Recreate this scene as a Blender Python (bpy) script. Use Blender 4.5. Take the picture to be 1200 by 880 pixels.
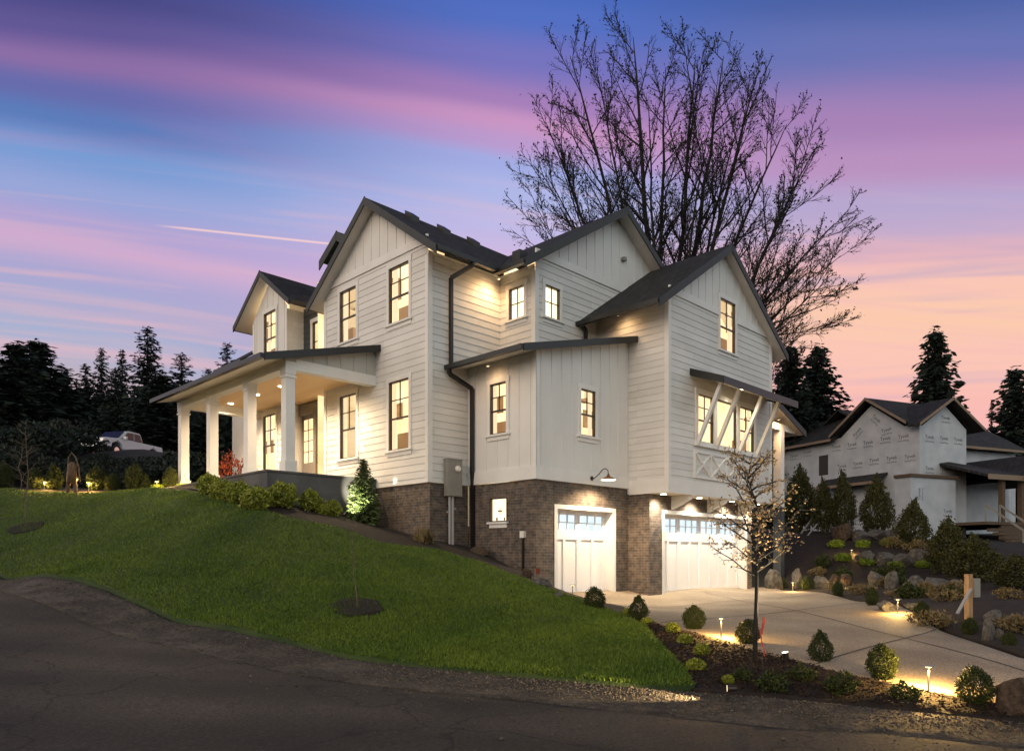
import bpy, bmesh, math, random
import numpy as np
from mathutils import Vector, Matrix, noise as mnoise
from mathutils.geometry import delaunay_2d_cdt
R = math.radians
scene = bpy.context.scene
for o_ in list(bpy.data.objects): bpy.data.objects.remove(o_)
COL = scene.collection

# ------------------------------------------------------------ camera
FPX, HOR, CAMZ, TH = 852.04, 652.26, 1.133, R(45.095)
cd = bpy.data.cameras.new('camera'); cam = bpy.data.objects.new('camera', cd); COL.objects.link(cam)
cam.location = (0, 0, CAMZ); cam.rotation_euler = (R(90), 0, 0)
cd.sensor_width = 36; cd.lens = FPX/1200*36; cd.shift_y = (HOR-440)/1200
cd.clip_start = .1; cd.clip_end = 3000
scene.camera = cam
scene.view_settings.view_transform = 'Standard'; scene.view_settings.look = 'None'
scene.view_settings.exposure = 0.0; scene.view_settings.gamma = 1.0
scene.cycles.use_denoising = True
scene.cycles.max_bounces = 6; scene.cycles.diffuse_bounces = 3; scene.cycles.transparent_max_bounces = 12
scene.cycles.sample_clamp_indirect = 4.0
scene.cycles.caustics_reflective = False; scene.cycles.caustics_refractive = False

# ------------------------------------------------------------ world: dusk sky
def s2l(c):
    return tuple((x/255/12.92 if x/255 <= .04045 else ((x/255+.055)/1.055)**2.4) for x in c)+(1.0,)
world = bpy.data.worlds.new('World'); scene.world = world; world.use_nodes = True
wt = world.node_tree; wt.nodes.clear()
def WN(t, **k):
    n = wt.nodes.new(t)
    for a, v in k.items(): setattr(n, a, v)
    return n
def wl(a, b): wt.links.new(a, b)
def M(op, a, b=None, clamp=False):
    n = WN('ShaderNodeMath', operation=op, use_clamp=clamp)
    for i, x in enumerate((a, b)):
        if x is None: continue
        if isinstance(x, (int, float)): n.inputs[i].default_value = x
        else: wl(x, n.inputs[i])
    return n.outputs[0]
def SM(x, lo, hi):
    n = WN('ShaderNodeMapRange', interpolation_type='SMOOTHSTEP')
    wl(x, n.inputs['Value']); n.inputs['From Min'].default_value = lo; n.inputs['From Max'].default_value = hi
    return n.outputs['Result']
def MIX(f, a, b):
    n = WN('ShaderNodeMix', data_type='RGBA', clamp_factor=True)
    for i, x in ((0, f), (6, a), (7, b)):
        if isinstance(x, (int, float, tuple)): n.inputs[i].default_value = x
        else: wl(x, n.inputs[i])
    return n.outputs[2]
def RAMP(x, stops):
    n = WN('ShaderNodeValToRGB'); wl(x, n.inputs[0]); cr = n.color_ramp; cr.interpolation = 'EASE'
    while len(cr.elements) > 1: cr.elements.remove(cr.elements[-1])
    cr.elements[0].position = stops[0][0]; cr.elements[0].color = s2l(stops[0][1])
    for p, c in stops[1:]:
        e = cr.elements.new(p); e.color = s2l(c)
    return n.outputs[0]
tc = WN('ShaderNodeTexCoord'); sep = WN('ShaderNodeSeparateXYZ'); wl(tc.outputs['Generated'], sep.inputs[0])
dx, dy, dz = sep.outputs
hl = M('SQRT', M('ADD', M('ADD', M('MULTIPLY', dx, dx), M('MULTIPLY', dy, dy)), 1e-6))
el = M('DIVIDE', dz, hl)            # tangent of the elevation
az = M('DIVIDE', dx, hl)            # -1 left .. 1 right
def wnoise(sx, sy, tilt, scale, detail, seed, dist=0.0):
    c = WN('ShaderNodeCombineXYZ'); wl(M('MULTIPLY', az, sx), c.inputs[0])
    wl(M('MULTIPLY', M('ADD', elc, M('MULTIPLY', az, tilt)), sy), c.inputs[1]); c.inputs[2].default_value = seed
    n = WN('ShaderNodeTexNoise'); wl(c.outputs[0], n.inputs['Vector'])
    n.inputs['Scale'].default_value = scale; n.inputs['Detail'].default_value = detail; n.inputs['Distortion'].default_value = dist
    return n.outputs['Fac']
elc = M('DIVIDE', el, M('SQRT', M('SUBTRACT', 1.0, M('MULTIPLY', M('MULTIPLY', az, az), .9))))   # bands of cloud run straight across the view
warp = M('MULTIPLY', M('SUBTRACT', wnoise(1.6, 4.0, .25, 1.3, 2.0, 3.1), .5), .05)
elw = M('ADD', elc, warp)
def VS(*st): return [((652-v)/852, c) for v, c in st[::-1]]
ell = M('ADD', elw, M('MULTIPLY', M('ADD', az, .55), .17)); elm = M('ADD', elw, M('MULTIPLY', M('ADD', az, .13), .11))
left = RAMP(ell, VS((-60, (66, 74, 140)), (0, (74, 74, 134)), (40, (98, 88, 150)), (74, (140, 110, 166)), (112, (104, 108, 172)), (146, (92, 124, 186)), (186, (122, 156, 212)), (228, (152, 166, 216)), (262, (176, 164, 212)), (285, (206, 172, 208)), (322, (172, 168, 210)), (352, (170, 172, 210)), (400, (166, 178, 210)), (450, (196, 178, 188)), (560, (180, 165, 170))))
mid = RAMP(elm, VS((-40, (70, 104, 186)), (10, (84, 112, 194)), (60, (118, 116, 190)), (104, (166, 128, 186)), (132, (202, 150, 196)), (156, (188, 156, 208)), (182, (164, 174, 228)), (222, (176, 184, 232)), (262, (192, 188, 232)), (300, (212, 184, 222)), (350, (212, 180, 212)), (450, (190, 170, 195))))
right = RAMP(elw, VS((0, (76, 98, 164)), (70, (104, 116, 180)), (145, (164, 132, 184)), (200, (186, 146, 192)), (245, (184, 168, 208)), (275, (194, 172, 206)), (302, (232, 182, 190)), (332, (250, 198, 182)), (378, (252, 204, 174)), (425, (252, 198, 182)), (480, (250, 188, 180)), (560, (250, 185, 170))))
sky = MIX(SM(az, -.5, .02), left, mid)
sky = MIX(SM(az, .08, .42), sky, right)
st1 = SM(wnoise(1.3, 13.0, .16, 1.5, 4.0, 7.7, .35), .50, .72)
st2 = SM(wnoise(1.5, 30.0, .14, 1.4, 5.0, 1.3, .5), .48, .74)
low = SM(elc, .56, .38)
pk = MIX(SM(el, .30, .58), s2l((247, 184, 182)), s2l((182, 118, 182)))
sky = MIX(M('MULTIPLY', M('MULTIPLY', st1, .20), SM(el, .68, .45)), sky, pk)
sky = MIX(M('MULTIPLY', M('MULTIPLY', st2, .52), low), sky, s2l((242, 188, 190)))
st3 = SM(wnoise(1.4, 20.0, -.05, 1.5, 3.0, 4.4, .2), .54, .72)
sky = MIX(M('MULTIPLY', M('MULTIPLY', st3, .55), M('MULTIPLY', low, SM(az, .1, .35))), sky, s2l((186, 168, 200)))
# contrail
xi = M('DIVIDE', dx, M('MAXIMUM', dy, .05)); eta = M('DIVIDE', dz, M('MAXIMUM', dy, .05))
lin = M('SUBTRACT', .4545, M('MULTIPLY', M('ADD', xi, .481), .106))
ctr = M('MULTIPLY', SM(M('ABSOLUTE', M('SUBTRACT', eta, lin)), .0024, .0004), M('MULTIPLY', SM(xi, -.50, -.44), SM(xi, -.22, -.26)))
sky = MIX(M('MULTIPLY', ctr, .75), sky, s2l((255, 214, 206)))
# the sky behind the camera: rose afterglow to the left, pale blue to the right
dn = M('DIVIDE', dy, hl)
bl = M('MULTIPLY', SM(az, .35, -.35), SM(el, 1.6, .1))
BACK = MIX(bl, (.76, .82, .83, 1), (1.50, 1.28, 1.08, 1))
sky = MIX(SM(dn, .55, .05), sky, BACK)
sky = MIX(SM(el, .85, 1.7), sky, (.040, .044, .052, 1))
sky = MIX(SM(el, -.02, -.12), sky, (.015, .015, .015, 1))
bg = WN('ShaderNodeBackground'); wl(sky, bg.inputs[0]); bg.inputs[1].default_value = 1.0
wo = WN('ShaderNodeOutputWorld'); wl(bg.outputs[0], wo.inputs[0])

# ------------------------------------------------------------ faint last light of the sun
sd = bpy.data.lights.new('sun', 'SUN'); sd.energy = .5; sd.angle = R(25); sd.color = (1, .74, .56)
so = bpy.data.objects.new('sun', sd); COL.objects.link(so)
so.rotation_euler = Vector((.55, .78, -.30)).to_track_quat('-Z', 'Y').to_euler()

# ------------------------------------------------------------ helpers
CO, SI = math.cos(TH), math.sin(TH)
def h2w(x, y, z=0.0): return Vector((x*CO-y*SI, x*SI+y*CO, z))
HB = Vector((13.4, 12.5, 0.0))
def link(o, parent=None):
    COL.objects.link(o)
    if parent: o.parent = parent
    return o
def tag(o, label=None, cat=None, group=None, kind=None):
    if label: o['label'] = label
    if cat: o['category'] = cat
    if group: o['group'] = group
    if kind: o['kind'] = kind
    return o
def empty(name, loc, rz=0.0, label=None, cat=None, group=None):
    o = bpy.data.objects.new(name, None); o.location = loc; o.rotation_euler = (0, 0, rz); o.empty_display_size = .2
    link(o); return tag(o, label, cat, group)
def copy_tree(o, parent=None, top=True):
    c = o.copy(); COL.objects.link(c)
    c.parent = parent
    for ch in list(o.children): copy_tree(ch, c, False)
    return c
class MB:
    def __init__(s, off=(0, 0, 0)): s.v = []; s.f = []; s.uv = {}; s.o = Vector(off)
    def add(s, vs, fs):
        n = len(s.v)
        s.v += [(p[0]-s.o[0], p[1]-s.o[1], p[2]-s.o[2]) for p in vs]
        s.f += [tuple(i+n for i in f) for f in fs]
    def poly(s, vs, uv=None):
        s.add(vs, [tuple(range(len(vs)))])
        if uv: s.uv[len(s.f)-1] = uv
    def box(s, a, b):
        x0, y0, z0 = a; x1, y1, z1 = b
        s.add([(x0, y0, z0), (x1, y0, z0), (x1, y1, z0), (x0, y1, z0), (x0, y0, z1), (x1, y0, z1), (x1, y1, z1), (x0, y1, z1)],
              [(0, 3, 2, 1), (4, 5, 6, 7), (0, 1, 5, 4), (1, 2, 6, 5), (2, 3, 7, 6), (3, 0, 4, 7)])
    def prism(s, pts, d):          # polygon extruded along vector d
        n = len(pts); d = Vector(d); p = [Vector(q) for q in pts]
        s.add(p+[q+d for q in p], [tuple(range(n)), tuple(range(2*n-1, n-1, -1))]+[(i, (i+1) % n, (i+1) % n+n, i+n) for i in range(n)])
    def beam(s, a, b, w, h, up=(0, 0, 1)):   # rectangular bar from a to b
        a = Vector(a); b = Vector(b); d = (b-a).normalized(); u = Vector(up)
        r = d.cross(u)
        if r.length < 1e-4: r = d.cross(Vector((0, 1, 0)))
        r.normalize(); u = r.cross(d)
        q = [r*(w/2)*i+u*(h/2)*j for i, j in ((-1, -1), (1, -1), (1, 1), (-1, 1))]
        s.add([a+x for x in q]+[b+x for x in q], [(0, 1, 2, 3), (7, 6, 5, 4), (0, 4, 5, 1), (1, 5, 6, 2), (2, 6, 7, 3), (3, 7, 4, 0)])
    def tube(s, pts, rad, n=8, cap=True):
        pts = [Vector(p) for p in pts]
        if not hasattr(rad, '__len__'): rad = [rad]*len(pts)
        vs = []; ref = Vector((.31, .22, .9)).normalized()
        for i, p in enumerate(pts):
            d = (pts[min(i+1, len(pts)-1)]-pts[max(i-1, 0)])
            if d.length < 1e-9: d = Vector((0, 0, 1))
            d.normalize(); r = d.cross(ref)
            if r.length < .05: r = d.cross(Vector((1, 0, 0)))
            r.normalize(); u = d.cross(r)
            vs += [p+(r*math.cos(6.28318*k/n)+u*math.sin(6.28318*k/n))*rad[i] for k in range(n)]
        fs = [(i*n+k, i*n+(k+1) % n, (i+1)*n+(k+1) % n, (i+1)*n+k) for i in range(len(pts)-1) for k in range(n)]
        if cap: fs += [tuple(range(n-1, -1, -1)), tuple(range((len(pts)-1)*n, len(pts)*n))]
        s.add(vs, fs)
    def lathe(s, c, prof, n=16):   # prof: (radius, z)
        c = Vector(c); vs = []
        for r, z in prof: vs += [c+Vector((r*math.cos(6.28318*k/n), r*math.sin(6.28318*k/n), z)) for k in range(n)]
        fs = [(i*n+k, i*n+(k+1) % n, (i+1)*n+(k+1) % n, (i+1)*n+k) for i in range(len(prof)-1) for k in range(n)]
        fs += [tuple(range(n-1, -1, -1)), tuple(range((len(prof)-1)*n, len(prof)*n))]
        s.add(vs, fs)
    def build(s, name, mat, parent=None, smooth=False, recalc=True):
        me = bpy.data.meshes.new(name); me.from_pydata([tuple(p) for p in s.v], [], s.f)
        if s.uv:
            ul = me.uv_layers.new(name='UVMap')
            for fi, uv in s.uv.items():
                p = me.polygons[fi]
                for k, li in enumerate(p.loop_indices): ul.data[li].uv = uv[k]
        if recalc:
            bm = bmesh.new(); bm.from_mesh(me); bmesh.ops.recalc_face_normals(bm, faces=bm.faces); bm.to_mesh(me); bm.free()
        if smooth: me.polygons.foreach_set('use_smooth', [True]*len(me.polygons))
        me.materials.append(mat)
        o = bpy.data.objects.new(name, me); link(o, parent); return o

# ------------------------------------------------------------ materials
def nmat(name):
    m = bpy.data.materials.new(name); m.use_nodes = True; t = m.node_tree
    return m, t, t.nodes['Principled BSDF']
def N(t, typ, **k):
    n = t.nodes.new(typ)
    for a, v in k.items(): setattr(n, a, v)
    return n
def mat(name, base, rough=.6, base2=None, scale=4.0, detail=5.0, lo=.35, hi=.65, bump=0.0, bscale=None, metal=0.0, stretch=None, speck=0.0):
    m, t, p = nmat(name); p.inputs['Roughness'].default_value = rough; p.inputs['Metallic'].default_value = metal
    p.inputs['Base Color'].default_value = (*base, 1)
    if base2 or bump:
        c = N(t, 'ShaderNodeTexCoord'); mp = N(t, 'ShaderNodeMapping'); t.links.new(c.outputs['Object'], mp.inputs[0])
        if stretch: mp.inputs['Scale'].default_value = stretch
        n = N(t, 'ShaderNodeTexNoise'); n.inputs['Scale'].default_value = scale; n.inputs['Detail'].default_value = detail; t.links.new(mp.outputs[0], n.inputs['Vector'])
        if base2:
            r = N(t, 'ShaderNodeValToRGB'); r.color_ramp.elements[0].position = lo; r.color_ramp.elements[1].position = hi
            r.color_ramp.elements[0].color = (*base, 1); r.color_ramp.elements[1].color = (*base2, 1)
            t.links.new(n.outputs['Fac'], r.inputs[0]); t.links.new(r.outputs[0], p.inputs['Base Color'])
            if speck:
                n3 = N(t, 'ShaderNodeTexNoise'); n3.inputs['Scale'].default_value = speck; n3.inputs['Detail'].default_value = 4; n3.inputs['Roughness'].default_value = .7; t.links.new(mp.outputs[0], n3.inputs['Vector'])
                r3 = N(t, 'ShaderNodeValToRGB'); r3.color_ramp.elements[0].position = .36; r3.color_ramp.elements[1].position = .66; r3.color_ramp.elements[0].color = (.5, .5, .5, 1); r3.color_ramp.elements[1].color = (1.7, 1.65, 1.6, 1)
                t.links.new(n3.outputs['Fac'], r3.inputs[0]); mx = N(t, 'ShaderNodeMix', data_type='RGBA', blend_type='MULTIPLY'); mx.inputs[0].default_value = 1
                t.links.new(r.outputs[0], mx.inputs[6]); t.links.new(r3.outputs[0], mx.inputs[7]); t.links.new(mx.outputs[2], p.inputs['Base Color'])
        if bump:
            n2 = N(t, 'ShaderNodeTexNoise'); n2.inputs['Scale'].default_value = bscale or scale*6; n2.inputs['Detail'].default_value = 6; t.links.new(mp.outputs[0], n2.inputs['Vector'])
            b = N(t, 'ShaderNodeBump'); b.inputs['Strength'].default_value = bump; b.inputs['Distance'].default_value = .02
            t.links.new(n2.outputs['Fac'], b.inputs['Height']); t.links.new(b.outputs[0], p.inputs['Normal'])
    return m
def emit(name, col, strength, col2=None, scale=1.2, lo=.35, hi=.7):
    m, t, p = nmat(name); p.inputs['Base Color'].default_value = (.2, .16, .1, 1); p.inputs['Roughness'].default_value = .7
    p.inputs['Emission Color'].default_value = (*col, 1); p.inputs['Emission Strength'].default_value = strength
    if col2:
        c = N(t, 'ShaderNodeTexCoord'); n = N(t, 'ShaderNodeTexNoise'); n.inputs['Scale'].default_value = scale; n.inputs['Detail'].default_value = 3
        t.links.new(c.outputs['Object'], n.inputs['Vector'])
        r = N(t, 'ShaderNodeValToRGB'); r.color_ramp.elements[0].position = lo; r.color_ramp.elements[1].position = hi
        r.color_ramp.elements[0].color = (*col2, 1); r.color_ramp.elements[1].color = (*col, 1)
        t.links.new(n.outputs['Fac'], r.inputs[0]); t.links.new(r.outputs[0], p.inputs['Emission Color'])
    return m
def glass(name, fac=.08):
    m = bpy.data.materials.new(name); m.use_nodes = True; t = m.node_tree; t.nodes.clear()
    a = N(t, 'ShaderNodeBsdfTransparent'); g = N(t, 'ShaderNodeBsdfGlossy'); g.inputs['Roughness'].default_value = .03
    x = N(t, 'ShaderNodeMixShader'); x.inputs[0].default_value = fac; o = N(t, 'ShaderNodeOutputMaterial')
    t.links.new(a.outputs[0], x.inputs[1]); t.links.new(g.outputs[0], x.inputs[2]); t.links.new(x.outputs[0], o.inputs[0]); return m
def brick(name, c1, c2, mortar, uv=True, bw=.21, rh=.075):
    m, t, p = nmat(name); p.inputs['Roughness'].default_value = .85
    c = N(t, 'ShaderNodeTexCoord'); b = N(t, 'ShaderNodeTexBrick')
    b.inputs['Scale'].default_value = 1; b.inputs['Brick Width'].default_value = bw; b.inputs['Row Height'].default_value = rh
    b.inputs['Mortar Size'].default_value = .006; b.inputs['Bias'].default_value = 0.0
    b.inputs['Color1'].default_value = (*c1, 1); b.inputs['Color2'].default_value = (*c2, 1); b.inputs['Mortar'].default_value = (*mortar, 1)
    t.links.new(c.outputs['UV' if uv else 'Object'], b.inputs['Vector'])
    n = N(t, 'ShaderNodeTexNoise'); n.inputs['Scale'].default_value = 6; n.inputs['Detail'].default_value = 5; t.links.new(c.outputs['Object'], n.inputs['Vector'])
    mx = N(t, 'ShaderNodeMix', data_type='RGBA', blend_type='MULTIPLY'); mx.inputs[0].default_value = .8
    r = N(t, 'ShaderNodeValToRGB'); r.color_ramp.elements[0].color = (.45, .42, .4, 1); r.color_ramp.elements[1].color = (1.3, 1.25, 1.2, 1); r.color_ramp.elements[0].position = .3; r.color_ramp.elements[1].position = .7
    t.links.new(n.outputs['Fac'], r.inputs[0]); t.links.new(b.outputs['Color'], mx.inputs[6]); t.links.new(r.outputs[0], mx.inputs[7]); t.links.new(mx.outputs[2], p.inputs['Base Color'])
    bp = N(t, 'ShaderNodeBump'); bp.inputs['Strength'].default_value = .7; bp.inputs['Distance'].default_value = .012; bp.invert = True
    t.links.new(b.outputs['Fac'], bp.inputs['Height']); t.links.new(bp.outputs[0], p.inputs['Normal']); return m
def leafmat(name, c, c2=None, rough=.6, trans=.25):
    m, t, p = nmat(name); p.inputs['Roughness'].default_value = rough
    oi = N(t, 'ShaderNodeNewGeometry'); r = N(t, 'ShaderNodeValToRGB')
    r.color_ramp.elements[0].color = (*c, 1); r.color_ramp.elements[1].color = (*(c2 or tuple(x*1.8 for x in c)), 1)
    t.links.new(oi.outputs['Random Per Island'], r.inputs[0]); t.links.new(r.outputs[0], p.inputs['Base Color'])
    p.inputs['Specular IOR Level'].default_value = .25
    return m
MT = {}
MT['siding'] = mat('painted_siding', (.74, .73, .70), .55, (.80, .79, .76), .9, 6, bump=.05, bscale=30, stretch=(1, 1, 6))
def sidingmat():
    m, t, p = nmat('painted_siding'); p.inputs['Roughness'].default_value = .55
    c = N(t, 'ShaderNodeTexCoord'); k = N(t, 'ShaderNodeTexBrick'); k.inputs['Scale'].default_value = 1; k.inputs['Brick Width'].default_value = 2.44; k.inputs['Row Height'].default_value = .19; k.inputs['Mortar Size'].default_value = .0022; k.inputs['Mortar Smooth'].default_value = .3; k.offset = .37
    k.inputs['Color1'].default_value = (.70, .69, .66, 1); k.inputs['Color2'].default_value = (.79, .78, .75, 1); k.inputs['Mortar'].default_value = (.5, .49, .46, 1); t.links.new(c.outputs['UV'], k.inputs['Vector'])
    n = N(t, 'ShaderNodeTexNoise'); n.inputs['Scale'].default_value = .8; n.inputs['Detail'].default_value = 8; t.links.new(c.outputs['Object'], n.inputs['Vector'])
    r = N(t, 'ShaderNodeValToRGB'); r.color_ramp.elements[0].position = .3; r.color_ramp.elements[1].position = .6; r.color_ramp.elements[0].color = (.88, .87, .85, 1); r.color_ramp.elements[1].color = (1, 1, 1, 1); t.links.new(n.outputs['Fac'], r.inputs[0])
    mx = N(t, 'ShaderNodeMix', data_type='RGBA', blend_type='MULTIPLY'); mx.inputs[0].default_value = 1; t.links.new(k.outputs['Color'], mx.inputs[6]); t.links.new(r.outputs[0], mx.inputs[7]); t.links.new(mx.outputs[2], p.inputs['Base Color'])
    n2 = N(t, 'ShaderNodeTexNoise'); n2.inputs['Scale'].default_value = 5; n2.inputs['Detail'].default_value = 5; t.links.new(c.outputs['Object'], n2.inputs['Vector']); bp = N(t, 'ShaderNodeBump'); bp.inputs['Strength'].default_value = .12; bp.inputs['Distance'].default_value = .02; t.links.new(n2.outputs['Fac'], bp.inputs['Height']); t.links.new(bp.outputs[0], p.inputs['Normal']); return m
MT['siding'] = sidingmat()
MT['panel'] = mat('painted_panel', (.72, .71, .68), .55, (.78, .77, .74), .7, 8, bump=.06, bscale=14)
MT['trim'] = mat('painted_trim', (.76, .75, .72), .5, (.82, .81, .78), 1.5)
MT['soffit'] = mat('soffit_paint', (.70, .66, .60), .6, (.76, .72, .66), 2)
MT['ceiling'] = mat('porch_ceiling', (.70, .48, .26), .6, (.76, .56, .33), 3, stretch=(1, .1, 1))
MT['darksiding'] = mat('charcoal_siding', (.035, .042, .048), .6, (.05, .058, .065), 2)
MT['black'] = mat('black_sash', (.022, .016, .012), .4)
MT['shingle'] = brick('asphalt_shingle', (.008, .0085, .009), (.030, .031, .033), (.004, .004, .004), False, .3, .14)
MT['fascia'] = mat('charcoal_fascia', (.019, .022, .022), .55, (.027, .031, .031), 3)
MT['gutter'] = mat('black_gutter', (.009, .009, .010), .4)
MT['brick'] = brick('brown_brick', (.165, .125, .096), (.088, .078, .072), (.20, .18, .16))
MT['concrete'] = mat('cast_concrete', (.075, .075, .078), .85, (.12, .12, .122), 1.6, 8, bump=.15)
MT['driveway'] = mat('broom_concrete', (.23, .185, .132), .75, (.36, .295, .215), .55, 9, bump=.25, bscale=60, speck=45)
MT['joint'] = mat('joint_shadow_gap', (.05, .047, .043), .9)
MT['gdoor'] = mat('garage_door_paint', (.80, .79, .80), .4)
MT['room'] = emit('warm_room', (1, .79, .45), 1.55, (.90, .56, .26), 1.3, .30, .62)
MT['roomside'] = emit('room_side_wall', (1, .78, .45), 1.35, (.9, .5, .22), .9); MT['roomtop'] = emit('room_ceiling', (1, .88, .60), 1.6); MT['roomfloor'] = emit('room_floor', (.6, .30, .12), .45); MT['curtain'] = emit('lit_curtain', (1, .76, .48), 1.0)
MT['roomb'] = emit('bright_room', (1, .90, .66), 2.0, (1, .74, .40), 1.2)
MT['roomg'] = emit('lit_garage_interior', (.80, .93, 1), 1.15, (.62, .80, .92), 2.0)
MT['furn'] = mat('brown_furniture', (.38, .25, .14), .6)
MT['glass'] = glass('window_glass')
MT['metalgrey'] = mat('grey_painted_metal', (.22, .21, .19), .45, (.26, .25, .22), 4)
MT['pipe'] = mat('pvc_conduit', (.33, .33, .33), .5)
MT['copper'] = mat('bronze_shade', (.30, .15, .07), .35, metal=.6)
MT['white'] = mat('white_enamel', (.8, .78, .72), .4)
MT['bulb'] = emit('lamp_bulb', (1, .78, .42), 12)
MT['lens'] = emit('spot_lens', (1, .86, .55), 14)
MT['can'] = emit('recessed_lens', (1, .84, .56), 16)
MT['pathbulb'] = emit('path_bulb', (1, .7, .3), 3)
MT['darkmulch'] = mat('dark_mulch', (.003, .002, .0015), .95, (.010, .006, .004), 9, 8, bump=.8, bscale=24)
MT['picture'] = mat('framed_print', (.34, .24, .15), .6, (.5, .38, .26), 7)
MT['dimcan'] = emit('dim_lens', (1, .75, .42), 2.5)
MT['door'] = mat('stained_oak_door', (.20, .105, .045), .45, (.30, .17, .08), 3, stretch=(6, 6, .6))
MT['greydoor'] = mat('greige_door_surround', (.19, .165, .14), .5)
MT['asphalt'] = mat('worn_asphalt', (.017, .014, .011), .88, (.062, .052, .040), .35, 9, bump=.6, bscale=45, speck=28)
MT['gravel'] = mat('gravel_shoulder', (.030, .025, .020), .9, (.080, .066, .052), 2.2, 9, lo=.4, hi=.68, bump=1.0, bscale=26, speck=16)
MT['mulch'] = mat('bark_mulch', (.006, .004, .003), .95, (.022, .012, .008), 7, 9, bump=1.0, bscale=24)
MT['soil'] = mat('dark_soil', (.006, .006, .004), .95, (.013, .012, .008), 1.2, 8, bump=.6, bscale=9)
MT['lawn'] = mat('turf', (.018, .036, .006), .9, (.036, .062, .011), 1.1, 9, bump=.9, bscale=22)
MT['rock'] = mat('field_boulder', (.045, .043, .040), .9, (.13, .12, .108), 3, 9, bump=.7, bscale=9)
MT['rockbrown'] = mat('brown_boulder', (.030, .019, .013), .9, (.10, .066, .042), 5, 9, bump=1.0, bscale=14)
MT['bark'] = mat('dark_bark', (.008, .007, .0065), .9, (.018, .016, .014), 8, 6, bump=.5)
MT['barkl'] = mat('sapling_bark', (.09, .065, .045), .85, (.16, .12, .085), 9, 6)
MT['conifer'] = leafmat('conifer_needles', (.006, .011, .008), (.022, .036, .026))
MT['coniferb'] = leafmat('far_conifer_needles', (.008, .016, .018), (.016, .030, .034))
MT['spruce'] = leafmat('spruce_needles', (.055, .08, .028), (.12, .16, .055))
MT['arbor'] = leafmat('arborvitae_leaf', (.030, .034, .010), (.072, .074, .022))
MT['box'] = leafmat('boxwood_leaf', (.016, .024, .006), (.050, .066, .014))
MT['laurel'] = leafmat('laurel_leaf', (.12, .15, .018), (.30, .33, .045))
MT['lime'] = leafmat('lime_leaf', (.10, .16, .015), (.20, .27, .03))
MT['redtwig'] = leafmat('ember_red_leaf', (.10, .015, .008), (.24, .05, .018))
MT['blossom'] = leafmat('pale_blossom', (.26, .17, .08), (.46, .33, .18))
MT['drygrass'] = leafmat('dry_grass', (.10, .075, .03), (.20, .15, .07))
MT['wood'] = mat('raw_timber', (.30, .18, .09), .7, (.40, .26, .14), 5, stretch=(6, 6, 1))
MT['timber'] = mat('weathered_timber', (.07, .045, .028), .8, (.12, .08, .05), 5, stretch=(6, 6, 1))
MT['timberl'] = mat('pale_fascia_timber', (.20, .145, .10), .7, (.27, .20, .14), 5, stretch=(6, 6, 1))
MT['wrapw'] = mat('house_wrap', (.40, .44, .48), .5, (.50, .53, .57), 1.3, bump=.6, bscale=2.2)
MT['print'] = mat('wrap_print', (.08, .09, .11), .6)
MT['tbody'] = mat('truck_paint', (.52, .57, .60), .25, metal=.1)
MT['tglass'] = mat('truck_glass', (.012, .014, .016), .06)
MT['tyre'] = mat('tyre_rubber', (.015, .015, .015), .8)
MT['chrome'] = mat('chrome', (.6, .6, .6), .15, metal=1)
MT['ribbon'] = mat('red_ribbon', (.42, .04, .03), .6)
MT['ribbonw'] = mat('white_ribbon', (.6, .58, .55), .6)

def cracks():
    t = MT['asphalt'].node_tree; pr = t.nodes['Principled BSDF']; src = pr.inputs['Base Color'].links[0].from_socket; c = N(t, 'ShaderNodeTexCoord')
    n = N(t, 'ShaderNodeTexNoise'); n.inputs['Scale'].default_value = 1.3; n.inputs['Detail'].default_value = 6; t.links.new(c.outputs['Object'], n.inputs['Vector'])
    v1 = N(t, 'ShaderNodeVectorMath', operation='SCALE'); v1.inputs['Scale'].default_value = 1.1; t.links.new(n.outputs['Color'], v1.inputs[0]); v2 = N(t, 'ShaderNodeVectorMath', operation='ADD'); t.links.new(v1.outputs[0], v2.inputs[0]); t.links.new(c.outputs['Object'], v2.inputs[1])
    vo = N(t, 'ShaderNodeTexVoronoi', feature='DISTANCE_TO_EDGE'); vo.inputs['Scale'].default_value = .42; t.links.new(v2.outputs[0], vo.inputs['Vector'])
    r = N(t, 'ShaderNodeValToRGB'); r.color_ramp.elements[0].position = .003; r.color_ramp.elements[1].position = .011; r.color_ramp.elements[0].color = (.35, .35, .35, 1); t.links.new(vo.outputs['Distance'], r.inputs[0])
    w = N(t, 'ShaderNodeTexWave', bands_direction='Y'); w.inputs['Scale'].default_value = .16; w.inputs['Distortion'].default_value = 3; w.inputs['Detail'].default_value = 4; w.inputs['Detail Scale'].default_value = .7; t.links.new(c.outputs['Object'], w.inputs['Vector'])
    r2 = N(t, 'ShaderNodeValToRGB'); r2.color_ramp.elements[0].color = (.72, .70, .68, 1); r2.color_ramp.elements[1].color = (1.2, 1.18, 1.15, 1); t.links.new(w.outputs['Fac'], r2.inputs[0])
    for q in (r, r2):
        m = N(t, 'ShaderNodeMix', data_type='RGBA', blend_type='MULTIPLY'); m.inputs[0].default_value = 1; t.links.new(src, m.inputs[6]); t.links.new(q.outputs[0], m.inputs[7]); src = m.outputs[2]
    t.links.new(src, pr.inputs['Base Color'])
cracks()
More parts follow.
